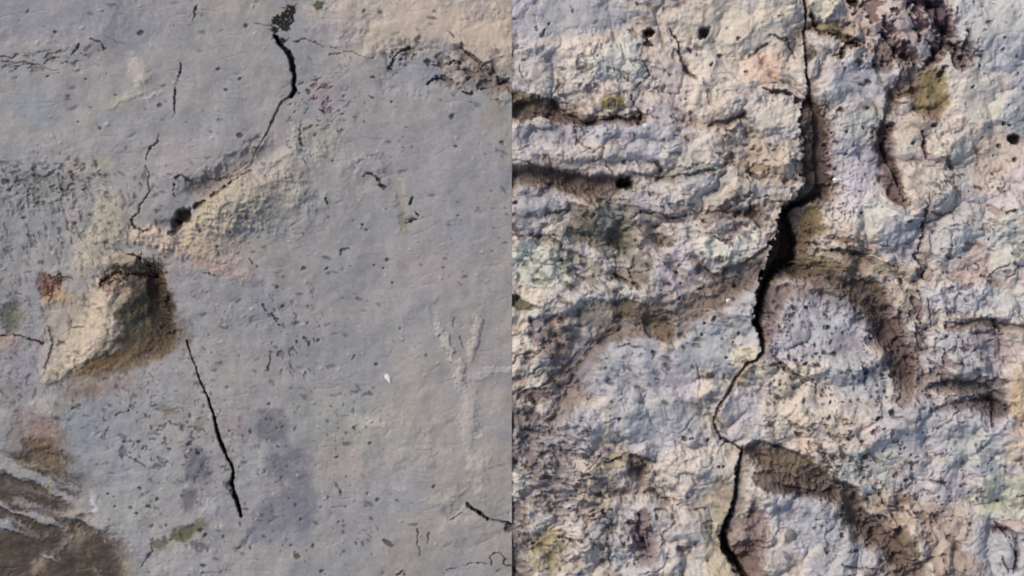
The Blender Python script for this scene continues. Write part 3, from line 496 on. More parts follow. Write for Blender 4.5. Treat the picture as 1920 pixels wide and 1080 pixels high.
 (1480, 870, 70, 34, 20, (112, 96, 70), .8, -5), (1455, 905, 50, 24, 5, (88, 74, 66), .85, -7), (1530, 920, 50, 18, 12, (98, 80, 74), .8, -6), (1600, 960, 20, 40, -15, (94, 78, 70), .85, -8), (1650, 1000, 50, 26, 20, (112, 92, 84), .8, -6), (1690, 1030, 30, 40, 0, (104, 88, 68), .8, -6), (1500, 960, 60, 40, 0, (172, 166, 184), .7, 2), (1520, 990, 44, 50, 0, (170, 176, 194), .7, 1), (1580, 1050, 70, 40, 0, (168, 168, 184), .8, 0), (1450, 985, 14, 40, 0, (190, 190, 180), .6, 4), (1620, 1030, 50, 20, 0, (172, 166, 172), .6, 1), (1480, 1005, 12, 12, 0, (110, 106, 112), .8, -1), (1474, 1045, 8, 9, 0, (116, 110, 116), .7, -1), (1484, 968, 8, 14, 0, (122, 118, 128), .7, -1),
 (1365, 900, 24, 70, 12, (146, 130, 114), .85, 0), (1330, 970, 44, 50, 0, (150, 138, 110), .7, 0), (1340, 870, 50, 30, 0, (190, 182, 174), .7, 4), (1300, 1000, 44, 70, 0, (174, 168, 166), .6, 3), (1420, 1000, 26, 44, -8, (140, 120, 114), .7, -6), (1400, 1050, 24, 34, 0, (84, 66, 62), .8, -9), (1345, 1040, 30, 50, 0, (164, 150, 124), .6, 2),
 (1000, 840, 60, 40, -10, (108, 98, 100), .85, -6), (1040, 905, 50, 44, 10, (112, 104, 106), .85, -5), (985, 790, 36, 30, 0, (116, 104, 104), .8, -5), (1000, 740, 44, 14, 0, (108, 92, 88), .8, -4), (1035, 832, 26, 20, 0, (172, 178, 204), .85, 4), (970, 1010, 26, 80, 0, (112, 100, 96), .85, -5), (978, 900, 8, 40, 0, (150, 160, 150), .6, 3),
 (1120, 910, 40, 50, 0, (190, 172, 148), .8, 3), (1100, 960, 26, 40, 0, (180, 160, 146), .6, 4), (1030, 1030, 40, 44, 0, (140, 124, 84), .7, 0), (1100, 1040, 50, 50, 0, (182, 172, 162), .7, 3), (1200, 1050, 60, 30, 0, (170, 172, 180), .6, 1), (1090, 800, 50, 40, 0, (166, 172, 192), .7, 1), (1240, 800, 70, 60, 0, (168, 170, 186), .7, 1), (1190, 790, 60, 30, 0, (164, 168, 188), .5, 0), (1290, 860, 50, 40, 0, (192, 180, 170), .7, 3), (1150, 865, 34, 16, -15, (172, 160, 120), .6, 2),
]
for b in BR: F.blob(b[0], b[1], b[2], b[3], b[4], b[5], b[6], b[7] * 1.15, soft=.3, brk=.6, warp=2.0)

VC = (112, 97, 88)  # brown of the painted shadow bands
F.valley([(1040, 800, 20), (1070, 740, 24), (1110, 670, 18), (1150, 615, 26), (1230, 600, 28), (1300, 580, 22), (1360, 548, 26), (1425, 505, 20)], 9, VC, .7)
F.valley([(1480, 500, 22), (1560, 520, 18), (1625, 555, 30), (1662, 620, 30), (1692, 690, 28), (1695, 745, 14)], 13, (94, 78, 72), .8)
F.valley([(950, 212, 20), (1040, 210, 14), (1100, 226, 10), (1160, 220, 7), (1195, 226, 13)], 12, (88, 74, 68), .8)
F.valley([(950, 330, 22), (1040, 338, 22), (1120, 348, 20), (1178, 342, 14)], 12, (98, 84, 78), .85)
F.valley([(1400, 842, 10), (1440, 868, 24), (1490, 888, 24), (1550, 910, 20), (1595, 935, 24), (1612, 985, 22), (1660, 1020, 24), (1705, 1065, 26)], 13, (98, 82, 74), .8)
F.valley([(1745, 728, 8), (1800, 722, 16), (1860, 745, 20), (1868, 775, 12)], 9, (94, 86, 84), .85)
F.valley([(1755, 768, 6), (1820, 758, 15), (1875, 768, 14)], 8, (96, 86, 84), .8)
F.valley([(950, 765, 20), (1000, 835, 34), (1050, 885, 28), (1010, 930, 16)], 8, (106, 96, 96), .8)
F.valley([(958, 940, 14), (964, 1080, 24)], 8, (104, 94, 90), .85)
F.valley([(1412, 950, 12), (1404, 1010, 26), (1404, 1085, 30)], 10, (110, 92, 86), .8)
F.valley([(1075, 392, 10), (1112, 430, 20), (1165, 450, 22), (1195, 500, 16)], 7, (102, 98, 86), .7)
F.valley([(1775, 60, 10), (1752, 112, 12), (1705, 145, 12), (1672, 178, 12), (1660, 220, 12), (1656, 250, 12)], 12, (100, 82, 74), .75)
F.valley([(1664, 236, 12), (1654, 265, 13), (1663, 300, 14), (1672, 340, 17), (1680, 376, 12)], 15, (90, 72, 68), .9)
F.valley([(1690, 120, 8), (1720, 175, 12), (1672, 176, 6)], 7, (104, 86, 72), .7)
F.valley([(1380, 400, 6), (1412, 398, 14), (1425, 420, 6)], 10, (108, 90, 80), .8)
F.valley([(1310, 235, 6), (1345, 228, 14), (1392, 216, 10)], 6, (140, 122, 110), .6)
F.valley([(1205, 968, 12), (1198, 1000, 18), (1218, 1040, 16)], 9, (108, 92, 92), .7)
PUR = (92, 72, 72)
F.cavities(1700, 50, 130, 70, 20, 30, 1, .06, 11, PUR, .75, 301)
F.cavities(1790, 90, 46, 40, 30, 34, 1, -.05, 10, (84, 66, 66), .8, 302)
F.cavities(1620, 110, 60, 50, 0, 26, 1, .12, 8, (104, 84, 78), .7, 303)
F.cavities(1420, 330, 110, 90, 0, 30, 1.4, .12, 7, (116, 98, 84), .6, 304)
F.cavities(1150, 480, 150, 110, 20, 22, 2.6, .08, 5, (110, 104, 90), .65, 305, nrot=28)
F.cavities(1230, 400, 110, 50, 0, 18, 2.2, .1, 4, (118, 110, 104), .6, 306, nrot=12)
F.cavities(1040, 880, 120, 90, 10, 18, 3.2, -.02, 5, (104, 94, 96), .7, 307, nrot=14)
F.cavities(1020, 690, 90, 120, 0, 20, 2.4, .08, 5, (116, 102, 100), .6, 308, nrot=-40)
F.cavities(1590, 490, 110, 50, 10, 16, 3.0, .02, 5, (110, 96, 76), .65, 309, nrot=10)
F.cavities(1740, 660, 90, 110, 30, 24, 1.6, .06, 7, (108, 88, 88), .65, 310, nrot=50)
F.cavities(1800, 620, 120, 40, 0, 18, 3, .08, 5, (122, 108, 106), .6, 311)
F.cavities(1180, 990, 150, 90, 0, 26, 1.2, .14, 6, (124, 108, 98), .6, 312)
F.cavities(1560, 860, 120, 60, 30, 20, 1.8, .1, 6, (120, 104, 84), .6, 313, nrot=30)
F.cavities(1700, 1000, 120, 80, 0, 24, 1.4, .12, 6, (124, 106, 92), .6, 314, nrot=40)
F.cavities(1840, 350, 110, 60, 20, 20, 1.8, .14, 5, (130, 108, 98), .55, 315, nrot=30)
F.cavities(1180, 180, 150, 110, 20, 24, 1.5, .16, 5, (130, 116, 106), .55, 316, nrot=40)
F.cavities(1830, 470, 110, 80, 0, 22, 1.8, .14, 5, (132, 112, 108), .55, 317, nrot=20)
F.cavities(1560, 320, 60, 110, 0, 20, 1.2, .2, 5, (126, 108, 110), .5, 318)
F.cavities(1700, 880, 190, 130, 0, 20, 1.2, .2, 5, (128, 112, 114), .55, 319)
F.blob(1150, 115, 50, 40, 0, (196, 188, 178), .5, 3, soft=.6)
F.blob(1330, 120, 110, 80, 0, (204, 190, 174), .35, 0, soft=.8, brk=.8)
F.blob(1010, 130, 60, 40, 0, (192, 182, 172), .5, 0, soft=.7)
# ledges
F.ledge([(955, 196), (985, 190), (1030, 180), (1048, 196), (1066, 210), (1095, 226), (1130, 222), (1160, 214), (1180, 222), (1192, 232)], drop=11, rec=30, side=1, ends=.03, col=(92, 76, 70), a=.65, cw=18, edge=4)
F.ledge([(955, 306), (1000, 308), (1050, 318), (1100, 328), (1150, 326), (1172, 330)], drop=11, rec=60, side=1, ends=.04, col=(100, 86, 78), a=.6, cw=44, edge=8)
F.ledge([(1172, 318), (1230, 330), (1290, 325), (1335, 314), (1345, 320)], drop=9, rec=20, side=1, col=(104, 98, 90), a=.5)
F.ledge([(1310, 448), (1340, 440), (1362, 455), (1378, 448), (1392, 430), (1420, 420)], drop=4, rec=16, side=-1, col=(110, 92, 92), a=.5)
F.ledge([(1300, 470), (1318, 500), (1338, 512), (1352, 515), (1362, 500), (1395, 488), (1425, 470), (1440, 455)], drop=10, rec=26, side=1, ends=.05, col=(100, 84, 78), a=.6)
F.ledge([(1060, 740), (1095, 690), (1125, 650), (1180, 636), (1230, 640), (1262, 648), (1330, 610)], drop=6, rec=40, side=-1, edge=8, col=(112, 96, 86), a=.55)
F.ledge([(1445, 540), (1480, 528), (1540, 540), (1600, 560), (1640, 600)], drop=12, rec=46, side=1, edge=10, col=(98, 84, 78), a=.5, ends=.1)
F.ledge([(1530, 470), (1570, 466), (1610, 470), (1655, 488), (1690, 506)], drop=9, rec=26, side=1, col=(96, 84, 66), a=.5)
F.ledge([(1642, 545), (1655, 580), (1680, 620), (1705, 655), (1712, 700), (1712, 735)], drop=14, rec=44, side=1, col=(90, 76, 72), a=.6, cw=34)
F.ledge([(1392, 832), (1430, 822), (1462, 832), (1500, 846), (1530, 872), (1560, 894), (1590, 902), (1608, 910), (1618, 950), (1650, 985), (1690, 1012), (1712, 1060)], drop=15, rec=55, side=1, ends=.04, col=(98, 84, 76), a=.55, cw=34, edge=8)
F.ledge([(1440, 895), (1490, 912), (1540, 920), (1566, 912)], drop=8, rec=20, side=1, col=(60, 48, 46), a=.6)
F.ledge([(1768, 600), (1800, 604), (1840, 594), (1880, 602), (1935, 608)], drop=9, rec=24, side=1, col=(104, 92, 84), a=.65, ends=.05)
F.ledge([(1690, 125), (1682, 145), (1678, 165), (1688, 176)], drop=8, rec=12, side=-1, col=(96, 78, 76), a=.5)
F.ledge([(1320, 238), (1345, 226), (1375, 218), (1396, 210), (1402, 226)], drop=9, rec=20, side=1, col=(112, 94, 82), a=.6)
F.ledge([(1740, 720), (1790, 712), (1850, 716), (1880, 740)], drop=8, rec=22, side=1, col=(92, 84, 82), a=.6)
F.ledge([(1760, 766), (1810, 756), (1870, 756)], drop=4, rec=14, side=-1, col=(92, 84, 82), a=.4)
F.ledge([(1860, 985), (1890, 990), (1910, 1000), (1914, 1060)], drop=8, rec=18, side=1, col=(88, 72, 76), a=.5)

# grooves and hairline cracks
for pts, dp, kk, cl in [
  ([(1256, 50, 1.5), (1268, 68, 3), (1273, 95, 3.4), (1278, 120, 4.4), (1290, 136, 6), (1302, 146, 4), (1312, 164, 3)], 8, .8, None), ([(1292, 90, 2), (1300, 98, 4), (1306, 104, 2)], 6, .9, None), ([(1243, 130, 2), (1255, 142, 2)], 5, .9, None), ([(1018, 70, 3), (1026, 50, 4), (1040, 42, 2)], 5, .9, None),
  ([(1398, 212, 3), (1400, 224, 3)], 9, 1, None), ([(1430, 165, 2), (1445, 172, 4), (1468, 174, 3.6), (1490, 182, 4), (1503, 190, 4)], 11, 1, None), ([(1440, 68, 1.5), (1462, 74, 3), (1478, 76, 3), (1484, 96, 2.4), (1488, 108, 1)], 8, .9, None),
  ([(1400, 322, 3), (1412, 325, 5), (1424, 335, 2)], 8, 1, None), ([(1208, 295, 2), (1230, 305, 4), (1240, 316, 2)], 6, 1, None), ([(1080, 238, 1.5), (1083, 265, 2), (1105, 280, 2), (1125, 290, 2.4), (1135, 308, 2), (1150, 324, 2)], 7, .9, None), ([(1048, 150, 2), (1046, 178, 1.6), (1056, 195, 2)], 5, .9, None), ([(1180, 182, 2), (1192, 196, 2), (1203, 214, 3), (1198, 228, 6), (1182, 222, 6)], 9, .8, None), ([(1205, 215, 2), (1212, 228, 1.5)], 4, .8, None),
  ([(1213, 128, 3), (1216, 140, 2.4), (1205, 155, 3), (1190, 164, 3)], 6, .9, None), ([(1220, 145, 4), (1226, 148, 2)], 6, .9, None), ([(1265, 255, 3), (1280, 255, 2), (1288, 263, 2.4)], 5, .9, None), ([(1400, 110, 3), (1420, 98, 3), (1438, 84, 2)], 5, .9, None),
  ([(1515, 10, 3), (1520, 30, 5), (1528, 48, 5), (1540, 62, 3), (1570, 68, 3), (1585, 66, 2)], 12, .9, None),
  ([(1575, 110, 3), (1572, 98, 4), (1582, 84, 4), (1600, 78, 6), (1610, 90, 3)], 10, .9, None), ([(1655, 60, 4), (1665, 85, 4), (1680, 98, 5), (1700, 108, 6)], 10, .9, None), ([(1535, 200, 3), (1545, 196, 3), (1555, 205, 2), (1575, 206, 4), (1580, 212, 3)], 7, .9, None),
  ([(1672, 232, 3), (1660, 248, 5), (1657, 270, 6), (1664, 290, 7), (1672, 310, 7), (1678, 335, 7), (1686, 355, 3), (1692, 376, 1.5)], 17, 1, 3), ([(1725, 250, 3), (1732, 275, 5), (1735, 296, 3)], 8, 1, None), ([(1690, 385, 2), (1676, 370, 2)], 4, 1, None),
  ([(1755, 282, 4), (1768, 300, 4), (1785, 318, 3), (1800, 335, 2)], 6, .8, None), ([(1740, 6, 6), (1760, 14, 6), (1756, 40, 8), (1772, 60, 7), (1790, 85, 9), (1812, 98, 7), (1820, 112, 4)], 10, .8, None), ([(1705, 30, 3), (1712, 50, 5)], 8, 1, None), ([(1718, 58, 4), (1722, 80, 3)], 8, 1, None), ([(1750, 95, 6), (1752, 105, 4)], 9, 1, None),
  ([(1735, 380, 2), (1732, 400, 3), (1729, 420, 2.6), (1726, 455, 2.6), (1722, 475, 1.6), (1712, 480, 4), (1722, 492, 5), (1728, 508, 3), (1730, 520, 2)], 11, .9, 4), ([(1722, 545, 3), (1724, 570, 2), (1722, 600, 2.4), (1727, 625, 2)], 8, .9, 4), ([(1738, 560, 2), (1742, 590, 2), (1748, 615, 2), (1762, 628, 2)], 6, .8, None), ([(1750, 640, 1.6), (1752, 670, 1.6)], 5, .8, None),
  ([(1740, 398, 2), (1760, 404, 3), (1785, 400, 2.4), (1800, 404, 1.5)], 5, .9, None), ([(1860, 600, 2), (1868, 606, 4), (1876, 620, 4)], 9, 1, None), ([(1880, 400, 2), (1895, 398, 4), (1905, 390, 3)], 6, .9, None), ([(1830, 495, 2), (1840, 515, 4), (1848, 520, 2), (1870, 505, 2), (1890, 490, 2)], 6, .9, None),
  ([(1560, 470, 2), (1600, 476, 3), (1620, 482, 3), (1640, 492, 2)], 6, .9, None), ([(1612, 685, 3), (1620, 692, 4), (1628, 700, 4)], 6, .8, None), ([(1450, 668, 2), (1470, 690, 4), (1500, 708, 4), (1510, 718, 2)], 5, .9, None),
  ([(1316, 490, 2), (1322, 505, 3), (1340, 515, 3), (1356, 514, 2)], 6, .8, None), ([(1180, 490, 2), (1182, 530, 3), (1195, 535, 2)], 7, .9, None), ([(1150, 515, 3), (1175, 528, 4), (1195, 540, 4)], 7, .9, None), ([(960, 440, 2), (1010, 445, 3), (1040, 440, 2)], 6, .9, None), ([(1010, 405, 2), (1045, 400, 3), (1060, 396, 2)], 6, .9, None), ([(1200, 395, 2), (1260, 408, 2.4), (1330, 398, 2), (1390, 396, 3)], 6, .9, None),
  ([(1335, 442, 2), (1352, 450, 3), (1362, 454, 4), (1370, 448, 2)], 8, .8, None), ([(1160, 650, 2), (1180, 645, 2), (1210, 655, 2), (1225, 660, 5), (1222, 670, 2)], 5, .9, None), ([(1240, 690, 1.5), (1250, 700, 2)], 3, .8, None),
  ([(1130, 870, 2), (1160, 858, 3), (1190, 856, 6), (1205, 862, 3), (1230, 866, 2)], 8, .9, None), ([(1230, 920, 3), (1240, 935, 3.4), (1255, 940, 4), (1265, 944, 2)], 7, .8, None), ([(1198, 962, 3), (1192, 980, 5), (1200, 1000, 6), (1210, 1020, 4), (1220, 1045, 3)], 9, .8, None), ([(1062, 1004, 3), (1075, 1016, 4), (1092, 1012, 3)], 8, .9, None), ([(1100, 965, 2), (1130, 958, 3), (1145, 975, 2), (1140, 1010, 2)], 6, .9, None), ([(1245, 1000, 2), (1262, 980, 2), (1262, 940, 1.5)], 4, .9, None), ([(1080, 980, 2), (1085, 950, 2), (1095, 925, 1.5)], 5, .9, None), ([(1140, 1020, 3), (1142, 1060, 2)], 5, .9, None), ([(1310, 835, 2), (1328, 826, 2)], 4, .9, None),
  ([(1648, 925, 2), (1656, 940, 4), (1668, 948, 2), (1690, 956, 3), (1708, 968, 2)], 8, .9, None), ([(1724, 930, 3), (1722, 938, 4)], 7, .9, None), ([(1730, 985, 3), (1745, 970, 2)], 5, .9, None), ([(1866, 980, 3), (1880, 990, 5), (1886, 1004, 4)], 8, .9, None), ([(1895, 1010, 2), (1904, 1040, 4), (1898, 1075, 4)], 9, .9, None), ([(1880, 1045, 3), (1888, 1068, 3)], 6, .9, None), ([(1905, 932, 2), (1920, 930, 4)], 6, .9, None), ([(1854, 750, 5), (1868, 755, 6), (1860, 770, 6), (1858, 795, 5)], 6, .8, None), ([(1746, 900, 3), (1765, 905, 3), (1772, 910, 2)], 5, .9, None), ([(1880, 865, 2), (1886, 878, 3)], 5, .9, None), ([(1550, 1040, 2), (1548, 1010, 2), (1545, 990, 1.5)], 4, .9, None), ([(1650, 780, 3), (1672, 780, 4), (1690, 780, 2)], 5, .8, None), ([(1580, 1060, 2), (1680, 1070, 3), (1740, 1050, 2)], 5, .9, None),
 ]:
    F.crack(pts, depth=dp * .8, k=kk * .95, col=(86, 70, 67), a=.62, warp=1.4, cls=cl, grow=2.2)

# pits
PITS = [(1323, 62, 13, 1), (1385, 74, 4.5, 0), (1333, 122, 5, 0), (1288, 188, 6, 0), (1400, 135, 4.5, 0), (1284, 118, 4, 0), (1218, 62, 11, 0), (1215, 82, 7, 0), (1349, 106, 5, 0), (1169, 304, 5, 0), (1168, 342, 12, 3), (1180, 348, 10, 0), (1238, 318, 8, 0), (1903, 262, 11, 2), (1872, 274, 6.5, 0), (1747, 237, 5.5, 0), (1711, 270, 5, 0), (1733, 270, 4, 0), (1856, 240, 3.6, 0), (1882, 234, 5, 0), (1893, 236, 3.5, 0), (1862, 292, 4, 0), (1902, 300, 5, 0), (1860, 327, 4.5, 0), (1822, 163, 4, 0), (1880, 73, 3.5, 0), (1881, 94, 3.5, 0), (1835, 125, 5, 0), (1840, 14, 4, 0), (1617, 240, 4.5, 0), (1588, 248, 5, 0), (1557, 248, 4, 0), (1627, 203, 4.5, 0), (1711, 204, 5, 0), (1593, 327, 3.5, 0), (1567, 413, 4.5, 0), (1635, 413, 4, 0), (1702, 415, 5, 0), (1613, 398, 4.5, 0), (1554, 614, 7.5, 0), (1474, 624, 5.5, 0), (1489, 578, 5, 0), (1512, 577, 5.5, 0), (1581, 624, 4, 0), (1493, 674, 5, 0), (1510, 683, 5.5, 0), (1523, 706, 5, 0), (1478, 668, 5, 0), (1562, 664, 5, 0), (1480, 603, 4, 0), (1385, 626, 5.5, 0), (1317, 626, 5, 0), (1339, 598, 7, 0), (1322, 606, 5, 0), (1378, 537, 5, 0), (1375, 560, 4, 0), (1374, 639, 4, 0), (1362, 671, 4.5, 0), (1310, 542, 4.5, 0), (1273, 560, 4.5, 0), (1255, 532, 6, 0), (1277, 532, 5, 0), (1268, 511, 4.5, 0), (1274, 498, 4.5, 0), (1259, 461, 6.5, 0), (1243, 456, 4, 0), (1240, 546, 4, 0), (1614, 826, 5.5, 0), (1588, 825, 5, 0), (1633, 812, 4.5, 0), (1540, 741, 5, 0), (1555, 754, 4, 0), (1671, 773, 6, 0), (1700, 900, 5, 0), (1770, 906, 4, 0), (1578, 1005, 6.5, 0), (1602, 1032, 7, 0), (1550, 1035, 5, 0), (1638, 998, 4.5, 0), (1195, 1050, 5, 0), (1117, 1020, 4.5, 0), (1190, 1010, 5, 0), (1165, 1005, 4, 0), (1282, 822, 5, 0), (1294, 822, 4, 0), (1326, 826, 3.6, 0), (1347, 874, 4, 0), (1355, 873, 3, 0), (1145, 780, 4, 0), (1160, 786, 4, 0), (1123, 854, 5, 0), (1069, 952, 5, 0), (1000, 1020, 4, 0), (1690, 527, 5, 0), (1667, 527, 5, 0), (1853, 450, 3.5, 0), (1780, 485, 4, 0), (1155, 595, 4.5, 0), (966, 380, 5, 0), (1645, 785, 4, 0), (1872, 938, 6, 0), (1835, 937, 4, 0), (1785, 978, 4, 0), (1620, 700, 5, 0)]
for (x, y, r, cl) in PITS:
    F.blob(x, y, r * .85, r * random.uniform(.55, .9), random.uniform(-60, 60), (82, 71, 68) if r < 9 else (44, 38, 36), .85, -min(2 + .8 * r if r < 9 else 2 * r, 24), soft=.6, brk=1.1, warp=1.0, cls=(10 + cl if cl else None))
# open hollow near the bottom
F.blob(1193, 893, 30, 34, 15, (120, 106, 96), .7, -14, soft=.4, brk=.6, warp=1.5, cls=13)
F.blob(1197, 885, 20, 20, 0, (74, 64, 52), .8, -10, soft=.5, brk=.6, warp=1.5)
F.blob(1185, 905, 14, 24, 15, (156, 146, 140), .7, 4, soft=.5, brk=.4)
F.blob(1205, 1010, 24, 34, -25, (122, 104, 108), .7, -9, soft=.5, brk=1.2, warp=2)

# ---------------- the long open crack between the two blocks: (x, y, half width) centre line
CR = [(1500, -430, 7), (1490, -200, 8), (1497, -60, 6), (1503, -5, 4), (1508, 20, 4), (1510, 45, 3), (1508, 70, 5), (1508, 95, 6), (1510, 120, 4), (1513, 150, 5), (1514, 175, 6), (1518, 195, 13), (1522, 220, 18), (1526, 260, 22), (1525, 300, 22), (1529, 330, 25), (1530, 352, 24), (1508, 370, 12), (1486, 382, 7), (1474, 392, 7), (1472, 412, 11), (1472, 432, 17), (1471, 455, 23), (1466, 480, 26), (1450, 502, 17), (1438, 522, 11), (1430, 545, 8), (1424, 570, 8), (1417, 592, 8), (1416, 606, 8), (1426, 622, 6), (1429, 640, 6), (1426, 660, 5), (1416, 672, 4), (1400, 684, 4), (1388, 698, 4), (1380, 712, 3.6), (1366, 732, 3.6), (1352, 756, 3.4), (1344, 772, 3.2), (1341, 790, 3), (1343, 808, 3.6), (1352, 822, 3.4), (1374, 832, 2.6), (1392, 842, 3), (1388, 858, 4), (1382, 878, 5), (1378, 898, 5), (1379, 916, 4), (1377, 936, 5), (1371, 958, 7), (1362, 980, 6), (1356, 996, 6), (1356, 1012, 8), (1362, 1030, 9), (1374, 1048, 10), (1386, 1066, 9), (1398, 1085, 8), (1420, 1150, 8), (1400, 1300, 9), (1420, 1510, 8)]
# the block on the left stands proud all along the crack; the one on the right is lower beside it
w_, dd, sg, wd, tt = F._dist(CR, 1800, 1.0)
side_full = np.zeros(X.shape, np.float32); side_full[w_] = sg                   # + : left of the page (travel is downwards)
dist = np.zeros(X.shape, np.float32); dist[w_] = dd
hw = np.zeros(X.shape, np.float32); hw[w_] = wd
isL = side_full > 0
hw = hw * np.interp(Y, [0, 180, 200, 640, 690, 930, 1000], [.5, .6, 1.1, 1, .75, .7, .9]).astype(np.float32) * (1 + .8 * F.N1 + .9 * F.N2)
rel = dist - hw
step = np.where(Y < 660, 1.0, np.where(Y < 850, -0.35, 0.7)) 
step = np.interp(Y, [0, 180, 220, 640, 680, 720, 820, 850, 1080], [.25, .35, 1, .9, .1, -.5, -.5, .6, .8]).astype(np.float32)
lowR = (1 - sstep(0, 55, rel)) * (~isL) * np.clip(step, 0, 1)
lowL = (1 - sstep(0, 40, rel)) * isL * np.clip(-step, 0, 1)
F.H -= np.interp(Y, [0, 190, 370, 400], [12, 9, 9, 15]) * lowR + 16 * lowL
F.H += 6 * np.exp(-(rel / 22) ** 2) * isL * np.clip(step, 0, 1)
mid = sstep(380, 400, Y) * sstep(600, 560, Y)
F.H -= 16 * mid * (1 - sstep(0, 70, rel)) * (~isL)
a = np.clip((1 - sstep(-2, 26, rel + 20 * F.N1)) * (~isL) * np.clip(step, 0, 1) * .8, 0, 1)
F.C[:] = F.C * (1 - a[..., None]) + np.array((118, 98, 86), np.float32) * a[..., None]  # shadow of the left block's edge painted in, fading to the right
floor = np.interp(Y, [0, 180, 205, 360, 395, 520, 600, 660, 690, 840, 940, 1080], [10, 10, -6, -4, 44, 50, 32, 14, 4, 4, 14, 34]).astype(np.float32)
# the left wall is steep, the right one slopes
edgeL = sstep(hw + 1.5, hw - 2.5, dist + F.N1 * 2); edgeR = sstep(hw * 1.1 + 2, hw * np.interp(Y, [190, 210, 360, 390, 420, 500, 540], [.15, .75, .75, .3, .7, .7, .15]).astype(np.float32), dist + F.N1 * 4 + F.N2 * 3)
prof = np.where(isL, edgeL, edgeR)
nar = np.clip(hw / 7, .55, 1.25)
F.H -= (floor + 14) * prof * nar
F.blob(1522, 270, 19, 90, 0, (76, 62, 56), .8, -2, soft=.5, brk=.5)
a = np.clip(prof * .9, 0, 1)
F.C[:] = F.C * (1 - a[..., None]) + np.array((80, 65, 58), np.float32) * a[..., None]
wide = sstep(180, 200, Y) * sstep(385, 365, Y)
F.blob(1530, 335, 22, 56, -8, (66, 54, 48), .95, -4, soft=.7, brk=.5)
F.blob(1500, 440, 34, 60, 10, (92, 76, 62), .85, -7, soft=.7, brk=.5)  # dark shade right of the crack painted in around the bend
F.blob(1522, 405, 18, 22, 10, (104, 90, 52), .8, 2, soft=.6, brk=.7)
F.blob(1500, 505, 50, 18, 10, (92, 76, 64), .75, -6, soft=.7, brk=.5)
F.blob(1450, 590, 18, 50, 10, (112, 90, 88), .7, -4, soft=.7, brk=.7)
F.blob(1400, 700, 30, 10, -50, (150, 134, 104), .6, 0)
F.blob(1518, 100, 10, 14, 0, (66, 52, 48), .7, -5, soft=.6)
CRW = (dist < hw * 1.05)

# the blue and green of the plates is only a breath of colour
lum = F.C.mean(-1, keepdims=True)
cool = sstep(-6, 10, F.C[..., 2:3] - F.C[..., 0:1])
F.C[:] = lum + (F.C - lum) * (1 - .6 * cool) + cool * np.array((2.0, -.5, -3.0), np.float32)
pur = sstep(2, 10, (F.C[..., 0:1] + F.C[..., 2:3]) / 2 - F.C[..., 1:2]); grn = sstep(0, 6, F.C[..., 1:2] - F.C[..., 0:1])
light = sstep(125, 150, lum)
F.C[..., 1:2] += 3.0 * pur * light
F.C[..., 0:1] += 5.0 * grn * light
F.C[..., 1:2] -= 2.0 * grn * light
F.C[:] += np.array((1.0, 1.0, 1.5), np.float32) * (1 - cool) * light
F.C[:] = F.C - cool * 9 * sstep(150, 185, lum)
dr = fbm(X, Y, 70, 3, 140)
F.specks(1300, (962, 1935, 0, 1085), 1.2, 4.6, .7, (100, 88, 86), .65, ang=25, stretch=2.6, seed=8, dens=dr, thr=.02)
F.specks(420, (962, 1935, 0, 1085), 1.3, 4.0, 1.1, (66, 57, 58), .8, stretch=1.4, seed=9)
F.specks(600, (962, 1935, 0, 1085), 1.4, 4.0, -.6, (210, 202, 194), .5, stretch=1.8, seed=10)
F.specks(500, (962, 1500, 380, 760), 1.6, 6.5, .7, (84, 76, 66), .7, ang=22, stretch=3.4, seed=12)
F.specks(300, (1440, 1660, 560, 760), 1.3, 4.2, 1.3, (60, 52, 62), .8, ang=60, stretch=2, seed=13)
F.specks(500, (962, 1110, 790, 1080), 1.6, 5.5, -1.1, (170, 164, 160), .6, ang=12, stretch=3.5, seed=14)

# =========================================================================== materials
def rock_material(name, bump=0.35, scale=1.0):
    m = bpy.data.materials.new(name); m.use_nodes = True
    nt = m.node_tree; nt.nodes.clear()
    N = nt.nodes.new; K = nt.links.new
    out = N('ShaderNodeOutputMaterial'); bs = N('ShaderNodeBsdfPrincipled')
    at = N('ShaderNodeAttribute'); at.attribute_name = 'stone'
    geo = N('ShaderNodeNewGeometry')
    n1 = N('ShaderNodeTexNoise'); n1.inputs['Scale'].default_value = 190 * scale; n1.inputs['Detail'].default_value = 5; n1.inputs['Roughness'].default_value = .7
    n2 = N('ShaderNodeTexNoise'); n2.inputs['Scale'].default_value = 45 * scale; n2.inputs['Detail'].default_value = 4
    for n in (n1, n2): K(geo.outputs['Position'], n.inputs['Vector'])
    r1 = N('ShaderNodeMapRange'); r1.inputs['From Min'].default_value = .3; r1.inputs['From Max'].default_value = .7; r1.inputs['To Min'].default_value = .86; r1.inputs['To Max'].default_value = 1.13
    K(n1.outputs['Fac'], r1.inputs['Value'])
    hs = N('ShaderNodeVectorMath'); hs.operation = 'SCALE'
    K(at.outputs['Color'], hs.inputs[0]); K(r1.outputs[0], hs.inputs['Scale'])
    mx = N('ShaderNodeMix'); mx.data_type = 'RGBA'; mx.blend_type = 'SOFT_LIGHT'; mx.inputs['Factor'].default_value = .22
    K(hs.outputs[0], mx.inputs['A']); K(n2.outputs['Fac'], mx.inputs['B'])
    K(mx.outputs['Result'], bs.inputs['Base Color'])
    K(at.outputs['Alpha'], bs.inputs['Roughness'])
    bs.inputs['Specular IOR Level'].default_value = .35
    bp = N('ShaderNodeBump'); bp.inputs['Strength'].default_value = bump; bp.inputs['Distance'].default_value = .0012
    K(n1.outputs['Fac'], bp.inputs['Height']); K(bp.outputs[0], bs.inputs['Normal'])
    K(bs.outputs[0], out.inputs[0])
    return m

